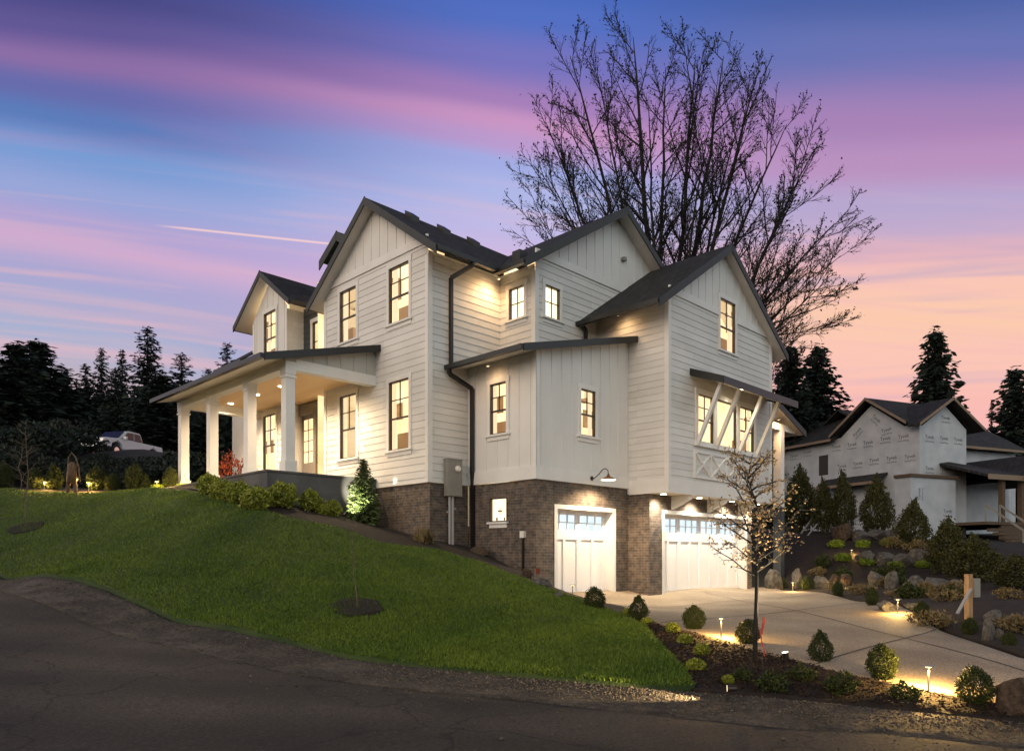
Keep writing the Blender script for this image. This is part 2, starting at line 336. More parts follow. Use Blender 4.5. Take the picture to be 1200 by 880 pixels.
# ------------------------------------------------------------ terrain
TP = [(0, 0, -.47), (0, 4, -.46), (0, 6, -.45), (5, 5, -.6), (-6, 6, -.15), (-6, 0, -.2), (6, 0, -.65), (-14, 10, .55), (12, 5, -.75), (-22, 14, 1.2), (0, -10, -.5), (20, 0, -.9),
      (5, 7.2, -.55), (3.6, 7.7, -.5), (1.9, 8.3, -.45), (0, 9, -.4), (-2.3, 9.8, -.3), (-5.6, 11.9, 0), (-11.3, 16, .55), (-20, 21, 1.6),
      (-16.5, 23.4, 3.3), (-10.7, 22, 3.2), (-8.2, 19.5, 2.78), (-6.1, 17.3, 2.19), (-4.1, 17.5, 1.83), (-3.05, 17.3, 1.42), (-1.65, 17.6, 1.22), (0, 16.5, .69), (.94, 16, .33),
      (1.58, 15, .15), (2.38, 12.7, -.1), (2.2, 10, -.25), (-2.19, 19.13, 1.55), (-6.2, 18.4, 2.45), (-3.85, 20.8, 2.0), (.6, 18.3, .62), (-1.2, 20.1, 1.4), (-10.8, 24, 3.25),
      (0, 25, 1.5), (-5, 27, 3.3), (-8.8, 21, 3.0), (1.35, 18.7, 0), (3.8, 20.6, 0), (4.3, 21, 0), (8.2, 25, 0), (5, 20, 0), (8, 22, 0), (2.4, 19.5, 0), (2.6, 16.5, -.02),
      (2.6, 13.2, -.06), (3.05, 11.3, -.12), (3.74, 8.9, -.3), (5, 8, -.42), (9.1, 25, 0), (9.3, 19.5, -.1), (7.6, 12.9, -.22), (7, 9.9, -.32), (5, 14, -.1), (6, 17, -.05), (10, 9, -.5), (9, 6.5, -.65),
      (11.2, 25, .35), (10.5, 22, .1), (13, 27, 1.2), (12, 29, 1.5), (14, 30.5, 2.0), (11, 32, 2.1), (17, 32, 2.0), (20, 37, 2.1), (25, 45, 2.6), (12, 16, .25), (11, 12.5, -.1), (16, 20, .35), (20, 28, 1.0), (14.8, 25, .7), (15.2, 22, .4),
      (18, 12, 0), (30, 30, 1.5), (10.2, 15, .15), (-3, 13, .55), (-8, 16.5, 1.6), (-5.5, 14.5, .95), (-12, 19, 1.9), (0, 12.5, 0),
      (-16, 30, 3.7), (-23.5, 46, 8.0), (-21, 36, 5.2), (-30, 70, 9), (-10, 40, 4.5), (-40, 40, 5), (-40, 20, 3.0), (-26, 24.5, 3.5), (0, 50, 4), (0, 80, 6), (30, 80, 4), (50, 50, 3), (60, 0, -1), (-60, 0, 0), (0, -40, -1),
      (-60, 60, 8), (60, 100, 5), (-60, 120, 10), (0, 130, 8), (-200, 0, 4), (200, 0, 0), (0, 260, 9), (0, -200, -2), (-200, 250, 12), (200, 250, 6), (200, -200, -2), (-200, -200, 0)]
TPa = np.array(TP); TXY = TPa[:, :2]
Kd = np.sqrt(((TXY[:, None]-TXY[None])**2).sum(-1)+.15)
TW = np.linalg.solve(np.block([[Kd-np.eye(len(TP))*.12, np.ones((len(TP), 1))], [np.ones((1, len(TP))), np.zeros((1, 1))]]), np.append(TPa[:, 2], 0))
def TZ(P):
    P = np.atleast_2d(np.asarray(P, float)); out = np.empty(len(P))
    for i in range(0, len(P), 20000):
        q = P[i:i+20000]; d = np.sqrt(((q[:, None]-TXY[None])**2).sum(-1)+.15); out[i:i+20000] = d@TW[:-1]+TW[-1]
    return out
def tz(x, y): return float(TZ([(x, y)])[0])
def gp(u, Y, dz=0.0):
    X = (u-600)/FPX*Y; return Vector((X, Y, tz(X, Y)+dz))
def at(u, v, Y): return Vector(((u-600)/FPX*Y, Y, CAMZ+(HOR-v)/FPX*Y))
def hit(u, v, lo=5, hi=60, dz=0.0):
    Y = np.arange(lo, hi, .05); X = (u-600)/FPX*Y; z = CAMZ+(HOR-v)/FPX*Y
    t = TZ(np.stack([X, Y], 1)); k = np.argmax(t+dz > z)
    return Vector((X[k], Y[k], t[k]))
def sheet(name, outline, mt, dz, step, wob=0.0, skirt=.12, kind='structure', bumpamp=0.0, seed=0):
    # densified outline + interior grid, triangulated, laid on the terrain
    pts = []; n = len(outline)
    for i in range(n):
        a = Vector(outline[i]); b = Vector(outline[(i+1) % n]); k = max(1, int((b-a).length/step))
        pts += [a+(b-a)*(j/k) for j in range(k)]
    if wob:
        for p in pts:
            q = mnoise.noise_vector(Vector((p.x*1.3, p.y*1.3, seed))); p.x += q.x*wob; p.y += q.y*wob
    m = len(pts); xs = [p.x for p in pts]; ys = [p.y for p in pts]
    gx, gy = np.meshgrid(np.arange(min(xs), max(xs), step), np.arange(min(ys), max(ys), step))
    rnd = np.random.RandomState(seed); g = np.stack([gx.ravel(), gy.ravel()], 1); g += rnd.uniform(-.2, .2, g.shape)*step
    px, py = np.array(xs), np.array(ys); x2, y2 = np.roll(px, -1), np.roll(py, -1)
    ins = np.zeros(len(g), bool)
    for a, b, c_, d in zip(px, py, x2, y2):
        cr = ((b > g[:, 1]) != (d > g[:, 1])); xx = (c_-a)*(g[:, 1]-b)/(d-b+1e-12)+a; ins ^= cr & (g[:, 0] < xx)
    g = g[ins]
    allp = pts+[Vector(q) for q in g]
    vs, es, fs, _, _, _ = delaunay_2d_cdt(allp, [(i, (i+1) % m) for i in range(m)], [], 1, 1e-5)
    V = np.array([(p.x, p.y) for p in vs]); z = TZ(V)+dz
    if bumpamp: z = z+np.array([mnoise.fractal(Vector((x*1.1, y*1.1, seed)), 1.0, 2.0, 4)*bumpamp for x, y in V])
    verts = [(x, y, zz) for (x, y), zz in zip(V, z)]; faces = [tuple(f) for f in fs]
    if skirt:
        cnt = {}
        for f in faces:
            for i in range(len(f)):
                e = (f[i], f[(i+1) % len(f)]); cnt[tuple(sorted(e))] = cnt.get(tuple(sorted(e)), 0)+1
        bd = [e for e, c in cnt.items() if c == 1]; low = {}
        for e in bd:
            for i in e:
                if i not in low: low[i] = len(verts); verts.append((verts[i][0], verts[i][1], verts[i][2]-skirt))
        faces += [(a, b, low[b], low[a]) for a, b in bd]
    me = bpy.data.meshes.new(name); me.from_pydata(verts, [], faces); me.polygons.foreach_set('use_smooth', [True]*len(faces)); me.materials.append(MT[mt])
    bm = bmesh.new(); bm.from_mesh(me); bmesh.ops.recalc_face_normals(bm, faces=bm.faces)
    for f in bm.faces:
        if f.normal.z < -.3: f.normal_flip()
    bm.to_mesh(me); bm.free()
    o = link(bpy.data.objects.new(name, me)); o['kind'] = kind; return o, V, [f for f in fs], z
# base ground: graded grid out to the horizon
def axis(lim, near, fine):
    a = list(np.arange(-near, near, fine)); x = near; s = fine
    while x < lim: a.append(x); s *= 1.25; x += s
    a.append(lim); return sorted(set([round(v, 3) for v in a]+[round(-v, 3) for v in a if v > near]))
GX = axis(1500, 36, .6); GY = [y for y in axis(1500, 48, .6)]
gxx, gyy = np.meshgrid(GX, GY); G = np.stack([gxx.ravel(), gyy.ravel()], 1)
Gc = np.clip(G, -240, 260); gz = TZ(Gc)-.03
nx = len(GX)
gm = bpy.data.meshes.new('ground'); gm.from_pydata([(a, b, c) for (a, b), c in zip(G, gz)], [], [(j*nx+i, j*nx+i+1, (j+1)*nx+i+1, (j+1)*nx+i) for j in range(len(GY)-1) for i in range(nx-1)])
gm.polygons.foreach_set('use_smooth', [True]*len(gm.polygons)); gm.materials.append(MT['soil'])
go = link(bpy.data.objects.new('ground', gm)); go['kind'] = 'structure'

EDGE = [(-34, 27.5), (-20, 21), (-14.5, 18), (-11.3, 16), (-8.2, 13.7), (-5.6, 11.9), (-3.8, 10.7), (-2.3, 9.85), (-1, 9.35), (0, 9), (1, 8.62), (1.9, 8.3), (2.9, 7.95), (3.6, 7.7), (5, 7.15), (5.9, 6.7)]
SH = [(x-.35*.38, y-.95*(.6 if x > 3 else .82)) for x, y in EDGE]
sheet('road', SH+[(9.2, 5.6), (20, 2.5), (34, 0), (34, -30), (-34, -30), (-34, 20)], 'asphalt', .015, .5, 0, .1)
sheet('road_shoulder', [(x, y+.08) for x, y in EDGE]+[(9.2, 5.7)]+[(9.0, 5.35)]+[(x, y-.25) for x, y in SH[::-1]], 'gravel', .026, .22, .03, .08, seed=5, bumpamp=.012)
def vpix(u, v): q = hit(u, v, 3, 30); return (q.x, q.y)
def gravel():
    rng = np.random.RandomState(5); E_ = np.array(EDGE); n = 14000; k = rng.randint(1, len(E_)-1, n); f = rng.rand(n, 1); P = E_[k]*(1-f)+E_[k+1]*f; d = np.abs(rng.normal(size=(n, 1)))*np.where(rng.rand(n, 1) < .12, 1.6, .42); P = P+np.array([[-.35, -.95]])*(d-.08)
    z = TZ(P)+.03; s = rng.uniform(.004, .016, n)*(1+(rng.rand(n) > .97)*.9); V = []; base = np.array([(1, 0, 0), (0, 1, 0), (-1, 0, 0), (0, -1, 0), (0, 0, .75), (0, 0, -.6)]); fc = [(0, 1, 4), (1, 2, 4), (2, 3, 4), (3, 0, 4), (1, 0, 5), (2, 1, 5), (3, 2, 5), (0, 3, 5)]
    a = rng.rand(n)*6.28; V = base[None]*s[:, None, None]*rng.uniform(.6, 1.2, (n, 6, 1)); c, q = np.cos(a)[:, None], np.sin(a)[:, None]; X = V[:, :, 0]*c-V[:, :, 1]*q; Y = V[:, :, 0]*q+V[:, :, 1]*c
    W = np.stack([X+P[:, :1], Y+P[:, 1:], V[:, :, 2]+z[:, None]], 2).reshape(-1, 3); F = (np.array(fc)[None]+np.arange(n)[:, None, None]*6).reshape(-1, 3)
    me = bpy.data.meshes.new('gravel'); me.from_pydata(W.tolist(), [], F.tolist()); me.materials.append(leafmat('pebble', (.04, .034, .028), (.14, .118, .095), .85)); o = link(bpy.data.objects.new('gravel', me)); tag(o, 'loose brown gravel scattered along the road edge', 'gravel', kind='stuff')
gravel()
DRV = [(1.42, 18.95), (2.3, 17.6), (2.45, 15.5), (2.5, 13.6), (2.75, 12.2), (3.05, 11.3), (3.4, 10.2), (3.9, 9.1), (4.6, 8.25), (5.3, 7.75), (6.1, 6.9), (6.6, 6.2), (9.6, 5.2), (8.6, 7.4), (7.35, 9.3), (7.1, 10.2), (7.6, 12.9), (8.6, 16.2), (9.25, 19.5), (9.4, 22), (9.05, 25.3), (8.45, 25.2)]
g1 = h2w(18.3, 12.0); g2 = h2w(23.3, 12.2); g3 = h2w(18.3, 12.7); g4 = h2w(14.05, 12.7)
dv, DV, DF, DZ = sheet('driveway', DRV+[(g2.x, g2.y), (g1.x, g1.y), (g3.x, g3.y), (g4.x, g4.y)], 'driveway', .035, .3, 0, .12, seed=2)
# control joints sawn in the slab
jb = MB()
def joint(a, b):
    n = int((Vector(b)-Vector(a)).length/.25)+1
    for i in range(n):
        p = Vector(a).lerp(Vector(b), i/n); q = Vector(a).lerp(Vector(b), (i+1)/n); d = (q-p).normalized(); r = Vector((-d.y, d.x))*.016
        jb.poly([(p.x-r.x, p.y-r.y, tz(p.x, p.y)+.040), (p.x+r.x, p.y+r.y, tz(p.x, p.y)+.040), (q.x+r.x, q.y+r.y, tz(q.x, q.y)+.040), (q.x-r.x, q.y-r.y, tz(q.x, q.y)+.040)])
for a, b in (((3.9, 9.3), (7.75, 13.2)), ((2.65, 13.0), (8.9, 18.0)), ((2.4, 16.3), (9.3, 21.8)), ((5.8, 21.9), (6.6, 8.0))): joint(a, b)
jo = jb.build('control_joint', MT['joint'], dv)

LAWN = [(-34, 28), (-20, 21.4), (-14.5, 18.3), (-11.3, 16.2), (-8.2, 13.9), (-5.6, 12.1), (-3.8, 10.9), (-2.3, 10.02), (-1, 9.5), (0, 9.15), (1, 8.75), (1.75, 8.5), (2.12, 8.5), (2.2, 9.2), (2.15, 10.2), (2.2, 11.2), (2.3, 12.4), (2.1, 13.6), (1.75, 14.6),
        (1.4, 15.3), (.94, 16), (0, 16.5), (-.8, 17.1), (-1.65, 17.5), (-3.05, 17.2), (-4.1, 17.3), (-5.2, 17.2), (-6.3, 17.4), (-7.3, 18.5), (-8.2, 19.5), (-9.2, 20.8), (-10.7, 21.9), (-13, 22.7), (-16.5, 23.4), (-24, 24.6), (-34, 30)]
lo_, LV, LF, LZ = sheet('lawn', LAWN, 'lawn', .06, .3, .05, .14, bumpamp=.03, seed=3)
# grass blades on the lawn
def grass():
    rng = np.random.RandomState(11)
    tri = np.array([f[:3] for f in LF]); A, B, C = LV[tri[:, 0]], LV[tri[:, 1]], LV[tri[:, 2]]
    cen = (A+B+C)/3; area = np.abs(np.cross(B-A, C-A))/2
    dist = np.hypot(cen[:, 0], cen[:, 1]); inv = (np.abs(cen[:, 0]/np.maximum(cen[:, 1], .1)) < .78)
    w = area*inv*np.clip((16/dist)**1.6, .35, 2.2); w /= w.sum(); n = 240000
    t = rng.choice(len(tri), n, p=w); a = rng.rand(n, 2); fl = a.sum(1) > 1; a[fl] = 1-a[fl]
    P = A[t]+(B-A)[t]*a[:, :1]+(C-A)[t]*a[:, 1:]
    za, zb, zc = LZ[tri[:, 0]], LZ[tri[:, 1]], LZ[tri[:, 2]]
    z = za[t]+(zb-za)[t]*a[:, 0]+(zc-za)[t]*a[:, 1]
    ang = rng.rand(n)*6.283; lean = rng.rand(n)*.05+.01; clump = np.array([mnoise.noise(Vector((x*.9, y*.9, 1)))+.6*mnoise.noise(Vector((x*3.1, y*3.1, 4))) for x, y in P])*.32+.95; h = (rng.rand(n)*.040+.018)*clump; wd = .005+rng.rand(n)*.008
    dx_, dy_ = np.cos(ang), np.sin(ang); la = rng.rand(n)*6.283
    V = np.empty((n, 3, 3)); V[:, 0] = np.stack([P[:, 0]-dx_*wd, P[:, 1]-dy_*wd, z-.012], 1); V[:, 1] = np.stack([P[:, 0]+dx_*wd, P[:, 1]+dy_*wd, z-.012], 1)
    V[:, 2] = np.stack([P[:, 0]+np.cos(la)*lean, P[:, 1]+np.sin(la)*lean, z+h], 1)
    me = bpy.data.meshes.new('grass'); me.vertices.add(n*3); me.vertices.foreach_set('co', V.ravel()); me.loops.add(n*3); me.loops.foreach_set('vertex_index', np.arange(n*3, dtype=np.int32))
    me.polygons.add(n); me.polygons.foreach_set('loop_start', np.arange(0, n*3, 3, dtype=np.int32)); me.update(calc_edges=True)
    gm_ = leafmat('grass_blade', (.052, .108, .011), (.145, .215, .026)); t_ = gm_.node_tree; pb_ = t_.nodes['Principled BSDF']; src = pb_.inputs['Base Color'].links[0].from_socket
    c_ = N(t_, 'ShaderNodeTexCoord'); n_ = N(t_, 'ShaderNodeTexNoise'); n_.inputs['Scale'].default_value = .7; n_.inputs['Detail'].default_value = 6; t_.links.new(c_.outputs['Object'], n_.inputs['Vector']); r_ = N(t_, 'ShaderNodeValToRGB')
    r_.color_ramp.elements[0].position = .34; r_.color_ramp.elements[1].position = .66; r_.color_ramp.elements[0].color = (.76, .80, .72, 1); r_.color_ramp.elements[1].color = (1.25, 1.12, 1, 1); t_.links.new(n_.outputs['Fac'], r_.inputs[0])
    x_ = N(t_, 'ShaderNodeMix', data_type='RGBA', blend_type='MULTIPLY'); x_.inputs[0].default_value = 1; t_.links.new(src, x_.inputs[6]); t_.links.new(r_.outputs[0], x_.inputs[7]); t_.links.new(x_.outputs[2], pb_.inputs['Base Color']); me.materials.append(gm_)
    o = link(bpy.data.objects.new('grass', me)); tag(o, 'short mown green grass covering the sloping front lawn', 'grass', kind='stuff')
grass()
# mulch beds
sheet('garden_bed', [(2.12, 8.45), (2.9, 8.05), (3.6, 7.8), (5, 7.25), (5.6, 7.0), (5.35, 7.7), (4.6, 8.2), (3.9, 9.05), (3.38, 10.15), (3.02, 11.25), (2.72, 12.15), (2.45, 13.6), (2.4, 15.5), (2.25, 17.5), (1.4, 18.85), (.75, 18.5), (-.9, 20.3), (-2.3, 19.2), (-3.85, 20.9), (-6.3, 18.35), (-8.9, 21), (-11.2, 24.3), (-16, 26), (-34, 29.5), (-34, 28.5),
      (-24, 24.2), (-16.5, 23.0), (-13, 22.3), (-10.7, 21.5), (-9.2, 20.4), (-8.2, 19.1), (-7.3, 18.2), (-6.3, 17.1), (-5.2, 16.9), (-4.1, 17.0), (-3.05, 16.9), (-1.65, 17.2), (-.8, 16.8), (0, 16.2), (.94, 15.7), (1.4, 15.0), (1.65, 14.5), (2.0, 13.5), (2.2, 12.4), (2.1, 11.2), (2.05, 10.2), (2.1, 9.2)], 'mulch', .03, .25, .03, .06, seed=8, bumpamp=.02)
sheet('garden_terrace', [(9.5, 25.3), (9.55, 22), (9.4, 19.5), (8.75, 16.1), (7.75, 12.8), (7.3, 10.3), (7.6, 9.4), (9, 7.6), (13, 9), (20, 14), (24, 24), (20, 34), (14, 34), (10, 34), (10, 29)], 'mulch', .03, .4, .05, .06, seed=9, bumpamp=.03)

# ------------------------------------------------------------ the white house
house = empty('farmhouse', h2w(HB.x, HB.y, 0), TH, 'large white two-storey farmhouse with dark gabled roofs and lit windows, above the lawn', 'house')
def HM(): return MB(HB)
def clip(poly, ax, val, ge):
    out = []
    for i in range(len(poly)):
        a, b = poly[i], poly[(i+1) % len(poly)]; ia = (a[ax] >= val-1e-9) if ge else (a[ax] <= val+1e-9); ib = (b[ax] >= val-1e-9) if ge else (b[ax] <= val+1e-9)
        if ia: out.append(a)
        if ia != ib:
            t = (val-a[ax])/(b[ax]-a[ax]); out.append((a[0]+(b[0]-a[0])*t, a[1]+(b[1]-a[1])*t))
    q = []
    for p in out:
        if not q or abs(p[0]-q[-1][0])+abs(p[1]-q[-1][1]) > 1e-6: q.append(p)
    return q
def PF(kind, pl):
    if kind == 'F': return lambda s, z, o=0.0: (pl-o, s, z)
    return lambda s, z, o=0.0: (s, pl-o, z)
def wallmesh(mb, kind, pl, poly, wins=(), style='lap', exp=.19, phase=0.0):
    P = PF(kind, pl); z0 = min(p[1] for p in poly); z1 = max(p[1] for p in poly)
    cuts = set([z0, z1]); lines = []
    if style == 'lap':
        z = math.floor((z0-phase)/exp)*exp+phase
        while z < z1:
            lines.append(z)
            if z > z0: cuts.add(z)
            z += exp
    for w in wins:
        for zz in (w[2], w[3]):
            if z0 < zz < z1: cuts.add(zz)
    cuts = sorted(cuts)
    def off(z, base):
        if style != 'lap': return .0
        return .017-.013*max(0.0, min(1.0, (z-base)/exp))
    for a, b in zip(cuts[:-1], cuts[1:]):
        if b-a < 1e-5: continue
        base = max([l for l in lines if l <= a+1e-6], default=a)
        strip = clip(clip(poly, 1, a, True), 1, b, False)
        if len(strip) < 3: continue
        holes = sorted((w[0], w[1]) for w in wins if w[2] < (a+b)/2 < w[3]); s = min(p[0] for p in strip); segs = []; hi = max(p[0] for p in strip)
        for h0, h1 in holes:
            segs.append((s, h0)); s = h1
        segs.append((s, hi))
        for c, d in segs:
            if d-c < 1e-4: continue
            q = clip(clip(strip, 0, c, True), 0, d, False)
            if len(q) < 3: continue
            mb.poly([P(p[0], p[1], off(p[1], base)) for p in q], [(p[0], p[1]) for p in q])
            if style == 'lap' and abs(a-base) < 1e-6:
                lowp = [p for p in q if abs(p[1]-a) < 1e-6]
                if len(lowp) >= 2:
                    u0, u1 = min(p[0] for p in lowp), max(p[0] for p in lowp); mb.poly([P(u0, a, .017), P(u1, a, .017), P(u1, a, .003), P(u0, a, .003)])
    if style == 'batten':
        s0 = min(p[0] for p in poly); s1 = max(p[0] for p in poly); k = s0+.2
        while k < s1-.05:
            col = clip(clip(poly, 0, k-.02, True), 0, k+.02, False)
            if len(col) >= 3:
                a = min(p[1] for p in col); b = max(p[1] for p in col)-.015; spans = [(a, b)]
                for w in wins:
                    if w[0]-.1 < k < w[1]+.1:
                        ns = []
                        for x, y in spans:
                            if w[2]-.18 > x: ns.append((x, min(y, w[2]-.18)))
                            if w[3]+.1 < y: ns.append((max(x, w[3]+.1), y))
                        spans = ns
                for x, y in spans:
                    if y-x > .02: pbox(mb, kind, pl, k-.021, k+.021, x, y, .001, .015)
            k += .405
def pbox(mb, kind, pl, s0, s1, z0, z1, o0, o1):
    if kind == 'F': mb.box((pl-o1, s0, z0), (pl-o0, s1, z1))
    else: mb.box((s0, pl-o1, z0), (s1, pl-o0, z1))
WALLS = {}
def hwall(name, m, kind, pl, poly, wins=(), style='lap'):
    mb = HM(); wallmesh(mb, kind, pl, poly, wins, style); m = 'panel' if style == 'batten' and m == 'siding' else m; return mb.build(name, MT[m], house, recalc=False)
def rect(a, b, z0, z1): return [(a, z0), (b, z0), (b, z1), (a, z1)]
def hwindow(kind, pl, w, room='room', style='dh', sill=True, depth=1.1, casing=.1, furn=(), par=None, side=.15, side2=1.5, deco=True):
    s0, s1, z0, z1 = w; P = PF(kind, pl)
    f = HM(); t = .032
    for a, b, c, d in ((s0, s0+t, z0, z1), (s1-t, s1, z0, z1), (s0+t, s1-t, z0, z0+t), (s0+t, s1-t, z1-t, z1)): pbox(f, kind, pl, a, b, c, d, -.07, .012)
    zm = z0+(z1-z0)*.46; sm = (s0+s1)/2
    if style in ('dh',):
        pbox(f, kind, pl, s0+t, s1-t, zm-.022, zm+.022, -.05, .0)
        pbox(f, kind, pl, sm-.012, sm+.012, zm+.022, z1-t, -.04, -.012)
        zz = (zm+z1)/2; pbox(f, kind, pl, s0+t, s1-t, zz-.012, zz+.012, -.039, -.013)
    elif style == 'grid':
        pbox(f, kind, pl, sm-.012, sm+.012, z0+t, z1-t, -.04, -.012); zz = (z0+z1)/2; pbox(f, kind, pl, s0+t, s1-t, zz-.012, zz+.012, -.039, -.013)
    fo = f.build('window', MT['black'], house)
    g = HM(); g.poly([P(s0+t, z0+t, -.03), P(s1-t, z0+t, -.03), P(s1-t, z1-t, -.03), P(s0+t, z1-t, -.03)]); g.build('pane', MT['glass'], fo)
    c = HM(); k = casing
    if casing:
        for a, b, cc, d in ((s0-k, s0, z0, z1), (s1, s1+k, z0, z1), (s0-k-.02, s1+k+.02, z1, z1+k+.03)): pbox(c, kind, pl, a, b, cc, d, -.08, .042)
        c.build('casing', MT['trim'], fo)
    if sill:
        c = HM(); pbox(c, kind, pl, s0-k-.05, s1+k+.05, z0-.055, z0, -.08, .085); pbox(c, kind, pl, s0-k, s1+k, z0-.16, z0-.055, -.08, .036); c.build('sill', MT['trim'], fo)
    if room is None: return fo
    e = side; q = [(s0-e, z0-.5), (s1+side2, z0-.5), (s1+side2, z1+.75), (s0-e, z1+.75)]
    r = HM(); r.poly([P(a, b, -depth) for a, b in q]); ro_ = r.build('room', MT[room], fo)
    for i, nm_ in enumerate(('floor', 'side_wall', 'ceiling', 'side_wall')):
        a, b = q[i], q[(i+1) % 4]; r = HM(); r.poly([P(*a, -.1), P(*b, -.1), P(*b, -depth), P(*a, -depth)]); r.build(nm_, MT[{'floor': 'roomfloor', 'side_wall': 'roomside', 'ceiling': 'roomtop'}[nm_]], fo)
    if deco:
        ks = (s0/pl); kz = (z0+.8-CAMZ)/pl; hh = lambda k: abs(math.sin(s0*12.7+z0*5.3+k*2.1)); W_ = s1-s0; H_ = z1-z0
        def vis(fs, fz, d): return s0+W_*fs+ks*d, z0+H_*fz+kz*d     # what shows at that part of the opening, d metres in
        m_ = HM(); d = depth-.02; a, b = vis(.35+.3*hh(1), .32+.25*hh(2), d); w2, h2 = .14+.12*hh(3), .16+.12*hh(4)
        for x0, x1, y0, y1 in ((a-w2, a-w2+.03, b-h2, b+h2), (a+w2-.03, a+w2, b-h2, b+h2), (a-w2, a+w2, b-h2, b-h2+.03), (a-w2, a+w2, b+h2-.03, b+h2)): pbox(m_, kind, pl, x0, x1, y0, y1, -d-.01, -d+.02)
        m_.build('picture_frame', MT['furn'], fo); m_ = HM(); pbox(m_, kind, pl, a-w2+.03, a+w2-.03, b-h2+.03, b+h2-.03, -d-.008, -d+.004); m_.build('picture', MT['picture'], fo)
        if hh(5) > .7:
            m_ = HM(); d = depth*.6; a, b = vis(.2+.4*hh(6), .0, d); pbox(m_, kind, pl, a-.3, a+.3, z0-.5, b+.22*H_, -d-.2, -d); m_.build('dresser', MT['furn'], fo)
        if hh(7) > .75:
            m_ = HM(); d = depth*.5; a, b = vis(.3+.45*hh(8), .80, d); pbox(m_, kind, pl, a-.008, a+.008, b, z1+.75, -d-.01, -d+.01); pbox(m_, kind, pl, a-.11, a+.11, b-.10, b, -d-.11, -d+.11); m_.build('pendant', MT['furn'], fo)
    if room == 'room' and style == 'dh':
        wv = (s1-s0); hsh = abs(math.sin(s0*7.3+z0*3.1)); cu = HM()
        for sd_ in ((-1, 1) if hsh > .35 else (1,)):
            n_ = 7; w_ = wv*(.12+.10*hsh); xs = [(s0-.06+w_*i_/n_) if sd_ < 0 else (s1+.06-w_*i_/n_) for i_ in range(n_+1)]
            for i_ in range(n_):
                o0, o1 = -.16-.03*(i_ % 2), -.16-.03*((i_+1) % 2); cu.poly([P(xs[i_], z0-.1, o0), P(xs[i_+1], z0-.1, o1), P(xs[i_+1], z1+.1, o1), P(xs[i_], z1+.1, o0)])
        cu.build('curtain', MT['curtain'], fo)
    for k_, (a, b, cc, d, o0, o1) in enumerate(furn if not deco else ()):
        m_ = HM(); pbox(m_, kind, pl, a, b, cc, d, -o1, -o0); m_.build('window_emblem', MT['furn'], fo)
    return fo
def hbox(name, m, a, b, par=None):
    mb = HM(); mb.box(a, b); return mb.build(name, MT[m], par or house)

W1 = (15.88, 16.80, 4.08, 5.99); W2 = (18.44, 19.34, 4.08, 5.99); W3 = (15.88, 16.80, 7.60, 9.16); W4 = (18.44, 19.34, 7.60, 9.16)
ZB = 3.10
# main gable block, front wall
hwall('wall', 'siding', 'F', 12.0, rect(15.06, 20.23, ZB, 9.42), (W1, W2, W3, W4))
hwall('gable_wall', 'siding', 'F', 11.985, [(15.06, 9.42), (20.23, 9.42), (17.6, 11.22), (17.5, 11.26), (17.4, 11.22)], (), 'batten')
tb = HM(); pbox(tb, 'F', 12.0, 15.06, 20.23, 9.40, 9.62, .0, .05)
pbox(tb, 'F', 12.0, 15.03, 15.17, ZB, 9.1, .0, .032); pbox(tb, 'F', 12.0, 20.12, 20.25, ZB, 9.1, .0, .032)
tb.build('trim_board', MT['trim'], house)
for w, fu in ((W1, [(16.3, 16.75, 4.5, 5.35, .95, 1.0)]), (W2, [(18.95, 19.05, 5.0, 5.75, .4, .5), (18.75, 18.9, 4.2, 4.9, .7, .8)]), (W3, [(16.0, 16.35, 7.3, 8.05, .8, 1.0), (16.15, 16.2, 8.6, 9.3, .5, .54)]), (W4, [(18.95, 19.3, 8.2, 8.6, .99, 1.05), (18.5, 18.8, 7.3, 7.9, .6, .9)])): hwindow('F', 12.0, w, furn=fu)
# south wall of the main block
hwall('wall', 'siding', 'S', 15.06, rect(11.98, 14.62, ZB, 9.2))
tb = HM(); pbox(tb, 'S', 15.06, 11.968, 12.11, ZB, 9.1, .0, .032); tb.build('corner_board', MT['trim'], house)
# recessed front wall and south gable behind
W5 = (14.07, 14.67, 7.83, 8.73); W6 = (15.01, 15.63, 7.83, 8.73)
hwall('wall', 'siding', 'F', 14.62, rect(13.675, 15.06, 5.5, 9.2), (W5,))
hwall('wall', 'siding', 'S', 13.675, rect(14.62, 21.98, 5.5, 9.42), (W6,))
hwall('gable_wall', 'siding', 'S', 13.66, [(14.62, 9.42), (21.98, 9.42), (18.4, 11.78), (18.3, 11.80), (18.2, 11.78)], (), 'batten')
tb = HM(); pbox(tb, 'S', 13.675, 14.62, 21.98, 9.40, 9.62, .0, .05); pbox(tb, 'S', 13.675, 14.588, 14.74, 5.6, 9.0, .0, .032); pbox(tb, 'F', 14.62, 13.64, 13.79, 5.6, 9.0, .0, .030); tb.build('trim_board', MT['trim'], house)
hwindow('F', 14.62, W5, 'roomb', 'grid', depth=.3, side=.1, side2=.33, deco=False); hwindow('S', 13.675, W6, 'roomb', 'grid', depth=.5, side=.1, side2=.9, deco=False)
v = HM(); v.lathe((18.62, 13.6, 10.45), [(.09, -.05), (.09, .05)], 8); v.build('vent_cap', MT['metalgrey'], house)
